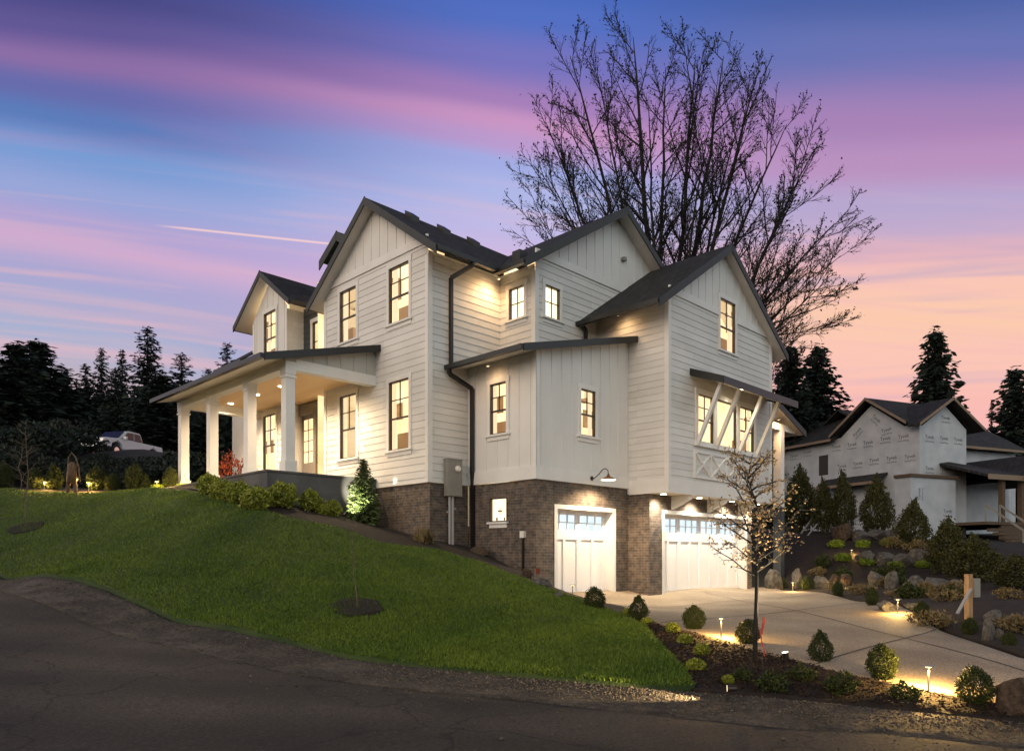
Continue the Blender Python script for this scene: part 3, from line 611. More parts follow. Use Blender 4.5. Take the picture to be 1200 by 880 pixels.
# single-storey bump-out with board and batten
W7 = (13.54, 14.16, 4.38, 5.73); W8 = (15.14, 15.77, 4.40, 5.66)
def shz(x): return 6.28+.25*(x-12.65)
hwall('wall', 'siding', 'F', 13.393, rect(12.5, 15.06, ZB, 6.42), (W7,), 'batten')
hwall('wall', 'siding', 'S', 12.5, [(13.393, ZB), (17.325, ZB), (17.325, shz(17.325)-.05), (13.393, shz(13.393)-.05)], (W8,), 'batten')
tb = HM(); pbox(tb, 'F', 13.393, 12.46, 15.06, ZB, ZB+.34, .0, .036); pbox(tb, 'S', 12.5, 13.355, 17.325, ZB, ZB+.34, .0, .036)
pbox(tb, 'F', 13.393, 12.475, 12.58, ZB+.34, 6.4, .0, .025); pbox(tb, 'S', 12.5, 13.37, 13.50, ZB+.34, 6.4, .0, .025); tb.build('trim_board', MT['trim'], house)
hwindow('F', 13.393, W7, furn=[(13.54, 13.82, 4.4, 5.6, .75, .8)], depth=.7, side=.2, side2=.85); hwindow('S', 12.5, W8, depth=1.0, furn=[(15.5, 15.76, 4.3, 5.1, .6, .9)])
# wing over the garage
W9 = (20.14, 21.09, 7.45, 9.03); WA = (18.85, 19.75, 4.50, 5.90); WB_ = (19.95, 21.17, 4.50, 5.90); WC = (21.37, 22.34, 4.50, 5.90)
ZC = 2.94
hwall('wall', 'siding', 'F', 17.325, rect(11.156, 13.7, ZC, 8.45))
hwall('wall', 'siding', 'S', 11.156, rect(17.325, 23.6, ZC, 8.5), (W9, WA, WB_, WC))
hwall('gable_wall', 'siding', 'S', 11.14, [(17.5, 8.5), (23.3, 8.5), (20.4, 10.45), (20.3, 10.5), (20.2, 10.45)], (W9,), 'batten')
tb = HM(); pbox(tb, 'S', 11.156, 17.325, 20.03, 8.45, 8.66, .0, .05); pbox(tb, 'S', 11.156, 21.2, 23.6, 8.45, 8.66, .0, .05)
pbox(tb, 'S', 11.156, 17.29, 17.43, ZC, 8.45, .0, .032); pbox(tb, 'F', 17.325, 11.122, 11.26, ZC, 8.2, .0, .030); pbox(tb, 'S', 11.156, 23.48, 23.62, ZC, 8.45, .0, .032)
pbox(tb, 'S', 11.156, 17.29, 23.62, ZC-.02, ZC+.38, .0, .04); pbox(tb, 'F', 17.325, 11.12, 12.46, ZC-.02, ZC+.38, .0, .04)
tb.build('trim_board', MT['trim'], house)
hwindow('S', 11.156, W9, furn=[(20.3, 20.65, 7.3, 7.95, .7, 1.0), (20.7, 20.75, 8.4, 9.2, .5, .55)])
fz = [(18.9, 19.25, 4.6, 4.95, .5, .6)]
hwindow('S', 11.156, WA, None, casing=.0, sill=False); hwindow('S', 11.156, WB_, None, style='plain', casing=0, sill=False); hwindow('S', 11.156, WC, casing=0, sill=False, side=3.6, side2=1.1, depth=.6)
tb = HM()
for a, b in ((18.72, 18.85), (19.75, 19.95), (21.17, 21.37), (22.34, 22.47)): pbox(tb, 'S', 11.156, a, b, 4.5, 5.9, -.08, .045)
pbox(tb, 'S', 11.156, 18.70, 22.49, 5.9, 6.05, -.08, .05); pbox(tb, 'S', 11.156, 18.66, 22.53, 4.36, 4.5, -.08, .10); tb.build('window_surround', MT['trim'], house)
# lattice panel under the triple window
lt = HM()
pbox(lt, 'S', 11.156, 18.62, 22.45, 3.42, 3.50, .0, .055); pbox(lt, 'S', 11.156, 18.62, 22.45, 4.16, 4.24, .0, .055)
for x in (18.66, 19.58, 20.5, 21.42, 22.41): pbox(lt, 'S', 11.156, x-.04, x+.04, 3.50, 4.16, .0, .055)
for i in range(4):
    a = 18.70+i*.92; b = a+.84
    for p, q in (((a, 3.5), (b, 4.16)), ((a, 4.16), (b, 3.5))): lt.beam((p[0], 11.128, p[1]), (q[0], 11.128-(.004 if p[1] > 4 else 0), q[1]), .05, .07, (0, 1, 0))
lt.build('lattice_panel', MT['trim'], house)
# awning over it with four raking braces
AZ0, AZ1, AY = 6.55, 6.16, 10.12
aw = HM(); aw.prism([(18.45, 11.156, AZ0), (23.3, 11.156, AZ0), (23.3, AY, AZ1), (18.45, AY, AZ1)], (0, 0, -.07)); ao = aw.build('awning_roof', MT['shingle'], house)
aw = HM(); aw.prism([(18.43, 11.15, AZ0+.01), (18.43, AY-.02, AZ1+.01), (18.43, AY-.02, AZ1-.2), (18.43, 11.15, AZ0-.2)], (.03, 0, 0)); aw.box((18.46, AY-.03, AZ1-.2), (23.3, AY, AZ1+.01)); aw.prism([(23.29, 11.15, AZ0+.01), (23.29, AY-.02, AZ1+.01), (23.29, AY-.02, AZ1-.2), (23.29, 11.15, AZ0-.2)], (.03, 0, 0)); aw.build('fascia', MT['gutter'], ao)
aw = HM(); aw.prism([(18.47, 11.156, AZ0-.085), (23.27, 11.156, AZ0-.085), (23.27, AY+.01, AZ1-.085), (18.47, AY+.01, AZ1-.085)], (0, 0, -.06)); aw.build('soffit', MT['soffit'], ao)
for x in (18.78, 19.85, 21.27, 22.42):
    b = HM(); b.beam((x, 11.10, 4.40), (x, 10.34, 6.06), .10, .11, (1, 0, 0)); b.build('brace', MT['trim'], house)
# brick garage level
WBk = (13.56, 14.22, 2.06, 2.70)
def bw(name, kind, pl, poly, holes=()):
    return hwall(name, 'brick', kind, pl, poly, holes, 'flat')
DT = 2.50
bw('brick_wall', 'F', 12.045, rect(15.06, 20.23, -.5, ZB)); bw('brick_wall', 'S', 15.10, rect(12.045, 13.42, -.5, ZB))
bw('brick_wall', 'F', 13.43, rect(12.53, 15.06, -.6, ZB), (WBk,)); bw('brick_wall', 'S', 12.53, rect(13.43, 17.36, -.3, ZB), ((14.12, 16.74, -.3, DT),))
bw('brick_wall', 'F', 17.36, rect(11.80, 12.56, -.3, ZB)); bw('brick_wall', 'S', 11.80, rect(17.36, 23.5, -.3, ZB), ((18.0, 23.14, -.3, DT),))
hbox('overhang_soffit', 'soffit', (17.33, 11.16, ZC-.02), (23.6, 11.83, ZC+.02))
# basement window with a frosted lit pane
fo = hwindow('F', 13.43, WBk, 'roomb', 'plain', sill=True, casing=0, depth=.4, side=0, side2=.5, deco=False, furn=[(13.80, 13.98, 2.33, 2.37, .05, .06), (13.88, 13.90, 2.24, 2.46, .05, .06), (13.70, 13.75, 2.1, 2.18, .05, .06), (13.98, 14.04, 2.1, 2.18, .05, .06)])
# garage doors
def gdoor(kind, pl, s0, s1, nwin):
    fr = .11; d = HM(); pl2 = pl+.30
    zt = DT-fr; z = .02
    pbox(d, kind, pl2, s0+fr, s1-fr, z, 1.86, -.05, 0)
    pbox(d, kind, pl2, s0+fr, s1-fr, 2.27, zt, -.05, 0)
    n = nwin; wdt = (s1-s0-2*fr)/n
    for i in range(n+1):
        a = s0+fr+wdt*i; pbox(d, kind, pl2, max(s0+fr, a-.09), min(s1-fr, a+.09), 1.86, 2.27, -.05, .001)
    # raised rails and stiles
    pbox(d, kind, pl2, s0+fr, s1-fr, z, .17, 0, .04); pbox(d, kind, pl2, s0+fr, s1-fr, 1.60, 1.85, 0, .04)
    for i in range(2*n+1):
        a = s0+fr+wdt*i/2; hw = .09 if i % 2 == 0 else .05
        pbox(d, kind, pl2, max(s0+fr, a-hw), min(s1-fr, a+hw), .17, 1.60, 0, .0385)
    o = d.build('garage_door', MT['gdoor'], house)
    g = HM(); rb = HM(); P = PF(kind, pl2)
    mu = HM()
    for i in range(n):
        a = s0+fr+wdt*i+.09; b = a+wdt-.18
        g.poly([P(a, 1.86, -.025), P(b, 1.86, -.025), P(b, 2.27, -.025), P(a, 2.27, -.025)])
        for k in (1, 2): pbox(mu, kind, pl2, a+(b-a)*k/3-.014, a+(b-a)*k/3+.014, 1.86, 2.27, -.03, .006)
        pbox(mu, kind, pl2, a, b, 2.05, 2.075, -.03, .0055)
    g.build('door_glass', MT['glass'], o); mu.build('muntins', MT['trim'], o)
    rb.poly([P(s0, 1.7, -.5), P(s1+1.1, 1.7, -.5), P(s1+1.1, 2.75, -.5), P(s0, 2.75, -.5)]); rb.build('garage_interior', MT['roomg'], o)
    f = HM()
    for a, b, c, e in ((s0, s0+fr, 0.0, DT), (s1-fr, s1, 0.0, DT), (s0+fr, s1-fr, zt, DT)): pbox(f, kind, pl, a, b, c, e, -.40, .02)
    f.build('door_frame', MT['trim'], o); return o
gdoor('S', 12.53, 14.12, 16.74, 2); gdoor('S', 11.80, 18.0, 23.14, 4)
# corbels carrying the overhang above the wide door
for x in (18.55, 20.6, 22.6):
    b = HM(); b.prism([(x-.09, 11.79, ZC-.03), (x-.09, 11.20, ZC-.03), (x-.09, 11.20, ZC-.14), (x-.09, 11.79, ZC-.42)], (.18, 0, 0)); b.build('corbel', MT['trim'], house)

# roofs
def roof(name, pts, mat_='shingle', t=.06):
    m_ = HM(); m_.prism(pts, (0, 0, -t)); return m_.build(name, MT[mat_], house)
def under(par, pts, d0, t, m='soffit', name='soffit'):
    m_ = HM(); m_.prism([(p[0], p[1], p[2]-d0) for p in pts], (0, 0, -t)); return m_.build(name, MT[m], par)
def fasc(par, segs, h=.22, w=.035, m='fascia'):
    m_ = HM()
    for a, b in segs:
        a = Vector(a); b = Vector(b); d = (b-a); hz = Vector((d.x, d.y, 0)).normalized(); r = Vector((-hz.y, hz.x, 0))*w/2
        z1 = Vector((0, 0, .015)); z0 = Vector((0, 0, -h))
        m_.prism([a+r+z1, b+r+z1, b+r+z0, a+r+z0], -2*r)
    return m_.build('fascia', MT[m], par)
def gut(par, a, b, r=.065):
    m_ = HM(); a = Vector(a); b = Vector(b); m_.beam(a, b, .13, .12); return m_.build('gutter', MT['gutter'], par)
# main gable, ridge along x
RZ = 11.30; SL = .72; ye0, ye1 = 14.33, 20.62; xr = 11.62
def mz(y): return RZ-SL*abs(y-17.48)
sp = [(xr, ye0, mz(ye0)), (13.88, ye0, mz(ye0)), (17.4, 17.48, RZ), (xr, 17.48, RZ)]
np_ = [(xr, 17.48, RZ), (20, 17.48, RZ), (20, ye1, mz(ye1)), (xr, ye1, mz(ye1))]
r1 = roof('roof', sp); r2 = roof('roof', np_)
under(r1, [(xr+.02, ye0+.02, mz(ye0+.02)), (13.88, ye0+.02, mz(ye0+.02)), (15.0, 15.4, mz(15.4)), (17.0, 17.47, RZ), (xr+.02, 17.47, RZ)], .07, .10)
under(r2, [(xr+.02, 17.49, RZ), (14, 17.49, RZ), (14, ye1-.02, mz(ye1-.02)), (xr+.02, ye1-.02, mz(ye1-.02))], .07, .10)
fasc(r1, [((xr, ye0-.06, mz(ye0-.06)), (xr, 17.5, RZ))]); fasc(r2, [((xr, 17.46, RZ), (xr, ye1+.05, mz(ye1+.05)))])
gut(r1, (xr+.02, ye0-.06, mz(ye0)-.09), (13.78, ye0-.06, mz(ye0)-.09)); gut(r2, (xr, ye1+.05, mz(ye1)-.09), (12.6, ye1+.05, mz(ye1)-.09))
# gable two, ridge along y
R2, S2, x20, x21, yr = 11.86, .64, 13.82, 22.75, 13.22
def gz2(x): return R2-S2*abs(x-18.3)
lp = [(x20, yr, gz2(x20)), (18.3, yr, R2), (18.3, 24, R2), (17.4, 17.6, gz2(17.4)), (x20, 14.32, gz2(x20))]
rp = [(18.3, yr, R2), (x21, yr, gz2(x21)), (x21, 24, gz2(x21)), (18.3, 24, R2)]
r3 = roof('roof', lp); r4 = roof('roof', rp)
under(r3, [(x20+.02, yr+.02, gz2(x20+.02)), (18.28, yr+.02, R2-.01), (18.28, 15, R2-.01), (14.7, 14.9, gz2(14.7)), (x20+.02, 14.3, gz2(x20+.02))], .07, .10)
under(r4, [(18.32, yr+.02, R2-.01), (x21-.02, yr+.02, gz2(x21-.02)), (x21-.02, 18, gz2(x21-.02)), (18.32, 18, R2-.01)], .07, .10)
fasc(r3, [((x20-.06, yr, gz2(x20-.06)), (18.32, yr, R2))]); fasc(r4, [((18.28, yr, R2), (x21, yr, gz2(x21)))])
gut(r3, (x20-.06, yr+.02, gz2(x20)-.09), (x20-.06, 14.4, gz2(x20)-.09))
# wing roof
R3, S3, xw0, xw1, yw = 10.60, .672, 16.45, 24.15, 10.82
def wz(x): return R3-S3*abs(x-20.3)
xc = (xw0, xw1)
lp = [(xw0, yw, wz(xw0)), (20.3, yw, R3), (20.3, 13.67, R3), (xw0, 13.67, wz(xw0))]; rp = [(20.3, yw, R3), (xw1, yw, wz(xw1)), (xw1, 18, wz(xw1)), (20.3, 18, R3)]
r5 = roof('roof', lp); r6 = roof('roof', rp)
under(r5, [(xw0+.02, yw+.02, wz(xw0+.02)), (20.28, yw+.02, R3-.01), (20.28, 13.66, R3-.01), (xw0+.02, 13.66, wz(xw0+.02))], .07, .10)
under(r6, [(20.32, yw+.02, R3-.01), (xw1-.02, yw+.02, wz(xw1-.02)), (xw1-.02, 17, wz(xw1-.02)), (20.32, 17, R3-.01)], .07, .10)
fasc(r5, [((xw0-.06, yw, wz(xw0-.06)), (20.32, yw, R3))]); fasc(r6, [((20.28, yw, R3), (xw1+.03, yw, wz(xw1+.03)))])
gut(r5, (xw0-.06, yw+.02, wz(xw0)-.09), (xw0-.06, 13.66, wz(xw0)-.09))
# shed roof of the bump-out
yk = 12.17
pts = [(12.65, yk, shz(12.65)), (12.65, 15.05, shz(12.65)), (14.62, 15.05, shz(14.62)), (14.62, 13.67, shz(14.62)), (17.32, 13.67, shz(17.32)), (17.32, yk, shz(17.32))]
r7 = roof('shed_roof', pts)
under(r7, [(12.67, yk+.02, shz(12.67)), (12.67, 15.05, shz(12.67)), (13.6, 15.05, shz(13.6)), (13.6, 12.7, shz(13.6)), (17.3, 12.7, shz(17.3)), (17.3, yk+.02, shz(17.3))], .07, .06)
fasc(r7, [((12.6, yk, shz(12.6)), (17.34, yk, shz(17.34)))], .17, m='gutter'); gut(r7, (12.58, yk, shz(12.58)-.06), (12.58, 15.04, shz(12.58)-.06))
# roof vents
for x, y in ((12.9, 16.95), (14.05, 16.9), (15.25, 16.9)):
    b = HM(); z = mz(y); b.prism([(x-.15, y-.15, z-.12), (x+.15, y-.15, z-.12), (x+.15, y+.15, z+.1), (x-.15, y+.15, z+.1)], (0, 0, .17)); b.build('roof_vent', MT['gutter'], house)
b = HM(); b.box((14.35, 14.0, 9.2), (14.65, 14.3, 9.62)); b.build('roof_vent', MT['gutter'], house)
# left block: dormer wall, entrance recess
WD = (23.40, 24.28, 7.95, 9.66); WP = (23.40, 24.35, 4.10, 6.08); WR = (21.15, 22.05, 7.7, 9.0)
hwall('wall', 'siding', 'F', 12.0, rect(22.65, 25.12, ZB, 7.1), (WP,))
hwall('gable_wall', 'siding', 'F', 12.0, [(22.65, 7.1), (25.12, 7.1), (25.12, 9.6), (23.9, 10.72), (23.85, 10.74), (23.8, 10.72), (22.65, 9.6)], (WD,), 'batten')
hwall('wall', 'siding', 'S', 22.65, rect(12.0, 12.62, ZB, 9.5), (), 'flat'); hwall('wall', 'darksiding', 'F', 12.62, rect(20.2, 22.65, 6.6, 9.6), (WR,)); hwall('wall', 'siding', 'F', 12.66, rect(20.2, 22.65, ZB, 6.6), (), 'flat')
tb = HM(); pbox(tb, 'F', 12.0, 22.63, 22.76, ZB, 9.45, .0, .03); pbox(tb, 'F', 12.0, 25.0, 25.14, ZB, 9.5, .0, .03); tb.build('corner_board', MT['trim'], house)
hwindow('F', 12.0, WD, depth=.4, side2=.8, furn=[(23.5, 23.8, 7.6, 8.4, .7, 1.0)]); hwindow('F', 12.0, WP, depth=.4, side2=.7, furn=[(23.9, 24.3, 4.0, 4.8, .6, 1.0)]); hwindow('F', 12.62, WR, style='grid', sill=False, depth=.5, side2=.5)
R4, S4, yd = 10.98, .72, 23.85
def dz4(y): return R4-S4*abs(y-yd)
for sgn in (-1, 1):
    ye = yd+sgn*2.02; pts = [(11.6, yd, R4), (14.6, yd, R4), (14.6, ye, dz4(ye)), (11.6, ye, dz4(ye))]; rr = roof('roof', pts)
    under(rr, [(11.62, yd+sgn*.01, R4), (14.5, yd+sgn*.01, R4), (14.5, ye-sgn*.02, dz4(ye)), (11.62, ye-sgn*.02, dz4(ye))], .07, .09); fasc(rr, [((11.6, yd-sgn*.02, R4), (11.6, ye+sgn*.05, dz4(ye+sgn*.05)))], .18)
    gut(rr, (11.62, ye+sgn*.05, dz4(ye)-.09), (13.2, ye+sgn*.05, dz4(ye)-.09))
# rear gable seen behind the main one
for sgn in (-1, 1):
    yy = 21.2; pts = [(13.0, yy, 11.95), (19, yy, 11.95), (19, yy+sgn*1.06, 11.27), (13.0, yy+sgn*1.06, 11.27)]; rr = roof('roof', pts); fasc(rr, [((13.0, yy-sgn*.02, 11.95), (13.0, yy+sgn*1.1, 11.25))], .3)
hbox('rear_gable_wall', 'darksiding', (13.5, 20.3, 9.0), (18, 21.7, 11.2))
# eave at the far left end
rr = roof('roof', [(11.5, 25.1, 8.15), (14, 25.1, 9.9), (14, 27.4, 9.9), (11.5, 27.4, 8.15)]); fasc(rr, [((11.5, 25.1, 8.15), (11.5, 27.4, 8.15))], .2, m='gutter')
hbox('wall', 'siding', (12.05, 25.12, ZB), (20, 27.0, 8.1))
hwall('wall', 'siding', 'F', 23.59, rect(11.17, 20, ZC, 8.2)); hwall('wall', 'siding', 'S', 20, rect(12.1, 23.5, 0, 9.0), (), 'flat')
# porch
PZ, PX, PYS = 3.30, 9.35, 17.45
hbox('porch_base', 'concrete', (8.68, 17.42, 1.2), (11.95, 25.2, PZ)); hbox('porch_cap', 'concrete', (8.65, 17.39, PZ), (11.97, 25.25, PZ+.05))
def post(y):
    p = HM(); p.box((PX-.13, y-.13, PZ+.05), (PX+.13, y+.13, 6.02)); p.box((PX-.165, y-.165, PZ+.05), (PX+.165, y+.165, PZ+.34)); p.box((PX-.16, y-.16, 5.80), (PX+.16, y+.16, 5.86)); p.box((PX-.15, y-.15, 5.90), (PX+.15, y+.15, 6.02))
    return p.build('porch_post', MT['trim'], house)
for y in (17.60, 19.80, 22.35, 24.62): post(y)
pb = HM(); pb.box((PX-.15, PYS, 6.02), (PX+.15, 24.78, 6.22)); pb.box((PX+.15, PYS, 6.02), (12.0, PYS+.26, 6.30)); pb.box((PX+.15, 24.52, 6.02), (12.0, 24.78, 6.30)); pb.build('porch_beam', MT['trim'], house)
hbox('porch_ceiling', 'ceiling', (PX+.1, PYS+.2, 6.30), (12.6, 24.7, 6.34))
def pz(x): return 6.24+.258*(x-8.52)
yp0, yp1 = 17.22, 24.95
tri = HM(); tri.prism([(PX-.15, PYS+.02, 6.22), (12.0, PYS+.02, 6.30), (12.0, PYS+.02, pz(12)-.08), (PX-.15, PYS+.02, pz(PX-.15)-.08)], (0, .06, 0))
x = 9.6
while x < 12: tri.box((x-.018, PYS+.006, 6.3), (x+.018, PYS+.02, pz(x)-.09)); x += .42
tri.build('porch_gable_board', MT['siding'], house)
pr = roof('porch_roof', [(8.52, yp0, pz(8.52)), (8.52, yp1, pz(8.52)), (12.62, yp1, pz(12.62)), (12.62, 20.25, pz(12.62)), (12.0, 20.25, pz(12)), (12.0, yp0, pz(12))])
under(pr, [(8.54, yp0+.02, pz(8.54)), (8.54, yp1-.02, pz(8.54)), (PX+.1, yp1-.02, pz(PX)), (PX+.1, yp0+.02, pz(PX))], .07, .05)
under(pr, [(PX, yp0+.02, pz(PX)), (PX, PYS+.05, pz(PX)), (12.0, PYS+.05, pz(12)), (12.0, yp0+.02, pz(12))], .07, .05)
fasc(pr, [((8.5, yp0, pz(8.5)), (12.0, yp0, pz(12)))], .18, m='gutter'); gut(pr, (8.46, yp0, pz(8.46)-.06), (8.46, yp1, pz(8.46)-.06))
# entrance: oak door with glazed sidelight
ed = HM(); ed.box((12.52, 21.60, PZ), (12.60, 22.60, 6.0)); eo = ed.build('door_surround', MT['greydoor'], house)
d_ = HM(); d_.box((12.46, 20.55, PZ), (12.53, 21.50, 5.85)); d_.box((12.44, 20.55, PZ+.1), (12.47, 21.5, PZ+.9)); do = d_.build('front_door', MT['door'], house)
d_ = HM(); d_.box((12.40, 21.50, PZ), (12.56, 21.66, 6.0)); d_.box((12.40, 20.4, 5.9), (12.58, 22.62, 6.25)); d_.build('door_frame', MT['greydoor'], house)
def glz(par, y0, y1, z0, z1, x, nz):
    g = HM(); g.box((x-.012, y0, z0), (x, y1, z1)); g.build('door_pane', MT['room'], par)
    m_ = HM()
    for k in range(1, nz): m_.box((x-.03, y0, z0+(z1-z0)*k/nz-.012), (x-.012, y1, z0+(z1-z0)*k/nz+.012))
    ym = (y0+y1)/2; m_.box((x-.029, ym-.012, z0), (x-.012, ym+.012, z1)); m_.build('muntins', MT['black'], par)
glz(do, 20.70, 21.36, 4.35, 5.70, 12.455, 4); glz(eo, 21.85, 22.42, 4.3, 5.75, 12.515, 4)
d_ = HM(); d_.tube([(12.40, 21.40, 4.2), (12.40, 21.40, 4.5)], .014, 6); d_.build('door_handle', MT['black'], do)
# downspouts
def pipe(name, pts, r=.045):
    m_ = HM()
    for a, b in zip(pts[:-1], pts[1:]): m_.beam(a, b, 2*r, 2*r, (1, 0, 0) if abs(a[2]-b[2]) > .2 else (0, 0, 1))
    return m_.build(name, MT['gutter'], house)
pipe('downspout', [(12.85, ye0-.06, mz(ye0)-.12), (12.85, ye0-.06, mz(ye0)-.22), (12.68, 14.95, 8.62), (12.68, 14.95, 6.2)])
pipe('downspout', [(12.58, 14.9, 6.2), (12.58, 14.9, 6.02), (13.30, 14.80, 5.72), (13.30, 14.80, 3.5), (13.36, 14.84, 3.2), (13.36, 14.84, 1.3)])
pipe('downspout', [(16.42, 13.55, 7.95), (16.7, 13.58, 7.80), (16.7, 13.58, 7.15)])
# side porch at the right end
sr = roof('side_porch_roof', [(23.62, 11.2, 6.72), (26.5, 11.2, 5.72), (26.5, 17, 5.72), (23.62, 17, 6.72)]); fasc(sr, [((23.6, 11.2, 6.72), (26.52, 11.2, 5.72))], .2); under(sr, [(23.62, 11.22, 6.72), (26.48, 11.22, 5.73), (26.48, 17, 5.73), (23.62, 17, 6.72)], .07, .06)
hbox('side_porch_post', 'trim', (25.0, 11.45, 2.9), (25.28, 11.73, 5.85)); hbox('side_porch_post_unlit', 'darksiding', (25.0, 11.45, .1), (25.28, 11.73, 2.9)); hbox('side_porch_deck', 'darksiding', (23.62, 11.9, 2.7), (26.3, 17, 2.9))  # dark lower length of the post stands in for its unlit part
hbox('side_porch_beam', 'trim', (23.62, 11.46, 5.62), (26.2, 11.72, 5.85))

# ------------------------------------------------------------ lamps
def lamp_light(name, typ, loc, energy, col, parent=None, target=None, size=R(70), blend=.6, rad=.04):
    d = bpy.data.lights.new(name, typ); d.energy = energy; d.color = col; d.shadow_soft_size = rad
    o = bpy.data.objects.new(name, d); link(o, parent); o.location = loc
    if typ == 'SPOT':
        d.spot_size = size; d.spot_blend = blend; o.rotation_euler = (Vector(target)-Vector(loc)).to_track_quat('-Z', 'Y').to_euler()
    return o
LK = 8.5; WARM = (1, .72, .40); WARM2 = (1, .62, .26)
CANS = [((10.66, 24.0, 6.30), 'recessed light in the porch ceiling, the farthest from the door', 60), ((10.66, 22.1, 6.30), 'recessed light in the porch ceiling, before the porch window', 60), ((10.66, 20.5, 6.30), 'recessed light in the porch ceiling, before the front door', 60), ((10.66, 18.5, 6.30), 'recessed light in the porch ceiling, nearest the lawn corner post', 60)]
CANS += [((17.62, 11.50, ZC-.02), 'recessed garage light at the left end of the overhang', 29), ((19.55, 11.50, ZC-.02), 'recessed garage light between the left and middle corbels', 29), ((21.6, 11.50, ZC-.02), 'recessed garage light between the middle and right corbels', 29), ((23.3, 11.50, ZC-.02), 'recessed garage light at the right end of the overhang', 29)]
CANS += [((20.5, 10.65, AZ0-.34), 'recessed light under the small awning over the triple window', 9)]
cs = None
for p, lab, pw in CANS:
    w = h2w(*p)
    if cs is None:
        cs = empty('ceiling_light', w, TH); m_ = MB(); m_.lathe((0, 0, -.012), [(.085, 0), (.10, .004), (.10, .012)], 16); m_.build('trim_ring', MT['white'], cs)
        m_ = MB(); m_.lathe((0, 0, -.022), [(.085, 0), (.085, .009)], 16); m_.build('lens', MT['can'], cs); c = cs
    else: c = copy_tree(cs); c.location = w
    tag(c, lab, 'ceiling light', 'recessed lights in the porch and overhang ceilings')
for i, ch in enumerate([(p, pw) for p, _, pw in CANS]):
    w = h2w(*ch[0]); w.z -= .05; lamp_light('light', 'SPOT', w, ch[1]*LK, (1, .84, .62) if i > 3 else (1, .74, .46), target=w+Vector((0, 0, -1)), size=R(150), blend=.8, rad=.06)
# barn lamp above the single door
bl_ = empty('wall_lamp', h2w(15.58, 12.46, 3.27), TH, 'gooseneck barn lamp with warm metal shade above the single garage door', 'wall lamp')
m_ = MB(); m_.lathe((0, 0, 0), [(.06, -.02), (.06, .02)], 12); o_ = m_.build('wall_plate', MT['black'], bl_); o_.rotation_euler = (R(90), 0, 0)
m_ = MB(); m_.tube([(0, 0, 0), (0, -.10, .0), (0, -.26, .10), (0, -.36, .20), (0, -.46, .23), (0, -.55, .18), (0, -.57, .06)], .013, 8); m_.build('arm', MT['black'], bl_, True)
m_ = MB(); m_.lathe((0, -.57, -.08), [(.20, 0), (.17, .03), (.09, .075), (.04, .10), (.035, .15)], 20); m_.build('shade', MT['copper'], bl_, True)
m_ = MB(); m_.lathe((0, -.57, -.10), [(.19, .012), (.19, .018)], 20); m_.build('bulb', MT['bulb'], bl_)
w = h2w(15.58, 11.89, 3.12); lamp_light('light', 'SPOT', w, 430, (1, .74, .46), target=w+Vector((0, 0, -1)), size=R(160), blend=.7)
# soffit lamp in the upper corner, throwing light along the siding
def wlamp(name, p, tgt, e, size, lab, cat='soffit light', blend=.6):
    t = empty(name, h2w(*p), TH, lab, cat); m_ = MB(); m_.lathe((0, 0, -.02), [(.04, -.02), (.06, 0), (.06, .02)], 12); m_.build('housing', MT['soffit'], t); m_ = MB(); m_.lathe((0, 0, -.042), [(.035, 0), (.035, .004)], 12); m_.build('lens', MT['dimcan'], t)
    w = h2w(p[0], p[1], p[2]-.08); lamp_light('light', 'SPOT', w, e, (1, .60, .28), target=h2w(*tgt), size=R(165), blend=1, rad=.25)
wlamp('soffit_light', (14.15, 14.62, 8.93), (13.9, 15.06, 7.6), 95, R(110), 'small soffit light in the upper roof corner over the siding')
wlamp('soffit_light', (13.05, 13.9, 6.16), (13.35, 13.9, 5.0), 18, R(130), 'small soffit light under the low shed roof beside the downspout')
wlamp('soffit_light', (16.95, 12.6, 8.10), (17.3, 12.4, 7.0), 26, R(130), 'small soffit light under the wing eave above the shed roof')
wlamp('soffit_light', (24.6, 11.35, 5.95), (25.1, 11.5, 4.0), 160, R(120), 'small soffit light under the side porch roof at the right end')

# ------------------------------------------------------------ meter and pipes
mt_ = empty('electric_meter', h2w(12.74, 15.0, 2.76), TH, 'grey electric meter cabinet with round dial on the corner siding', 'electric meter')
m_ = MB(); m_.box((-.24, -.16, 0), (.24, .03, .98)); m_.build('cabinet', MT['metalgrey'], mt_); m_ = MB(); m_.box((-.25, -.17, .96), (.25, .03, 1.0)); m_.build('lid', MT['metalgrey'], mt_)
m_ = MB(); m_.lathe((0, 0, 0), [(.085, 0), (.085, .05), (.06, .08)], 16); d_ = m_.build('dial', MT['white'], mt_); d_.rotation_euler = (R(90), 0, 0); d_.location = (.07, -.16, .73)
for i, (x, r) in enumerate(((-.12, .035), (.03, .045))):
    m_ = MB(); m_.tube([(x-.05*i, -.06, .02), (x-.05*i, -.06, -1.5)], r, 10); m_.box((x-.08, -.07, -.45+.1*i), (x+.08, -.02, -.41+.1*i)); m_.build('conduit', MT['pipe'], mt_)
hb_ = empty('hose_bib_box', h2w(13.41, 12.95, 1.62), TH, 'small white outlet cover on the dark brick wall', 'outlet cover')
m_ = MB(); m_.box((-.07, -.07, 0), (.02, .07, .17)); m_.build('cover', MT['white'], hb_); m_ = MB(); m_.box((-.05, -.02, -.9), (.0, .02, 0)); m_.build('conduit', MT['black'], hb_)
vp = empty('vent_pipe', hit(608, 664), TH, 'short black vent pipe with a pale cap beside the brick corner', 'vent pipe')
m_ = MB(); m_.lathe((0, 0, -.1), [(.10, 0), (.10, .40)], 14); m_.build('pipe', MT['black'], vp); m_ = MB(); m_.lathe((0, 0, .30), [(.15, 0), (.15, .03), (.08, .05)], 14); m_.build('cap', MT['pipe'], vp)

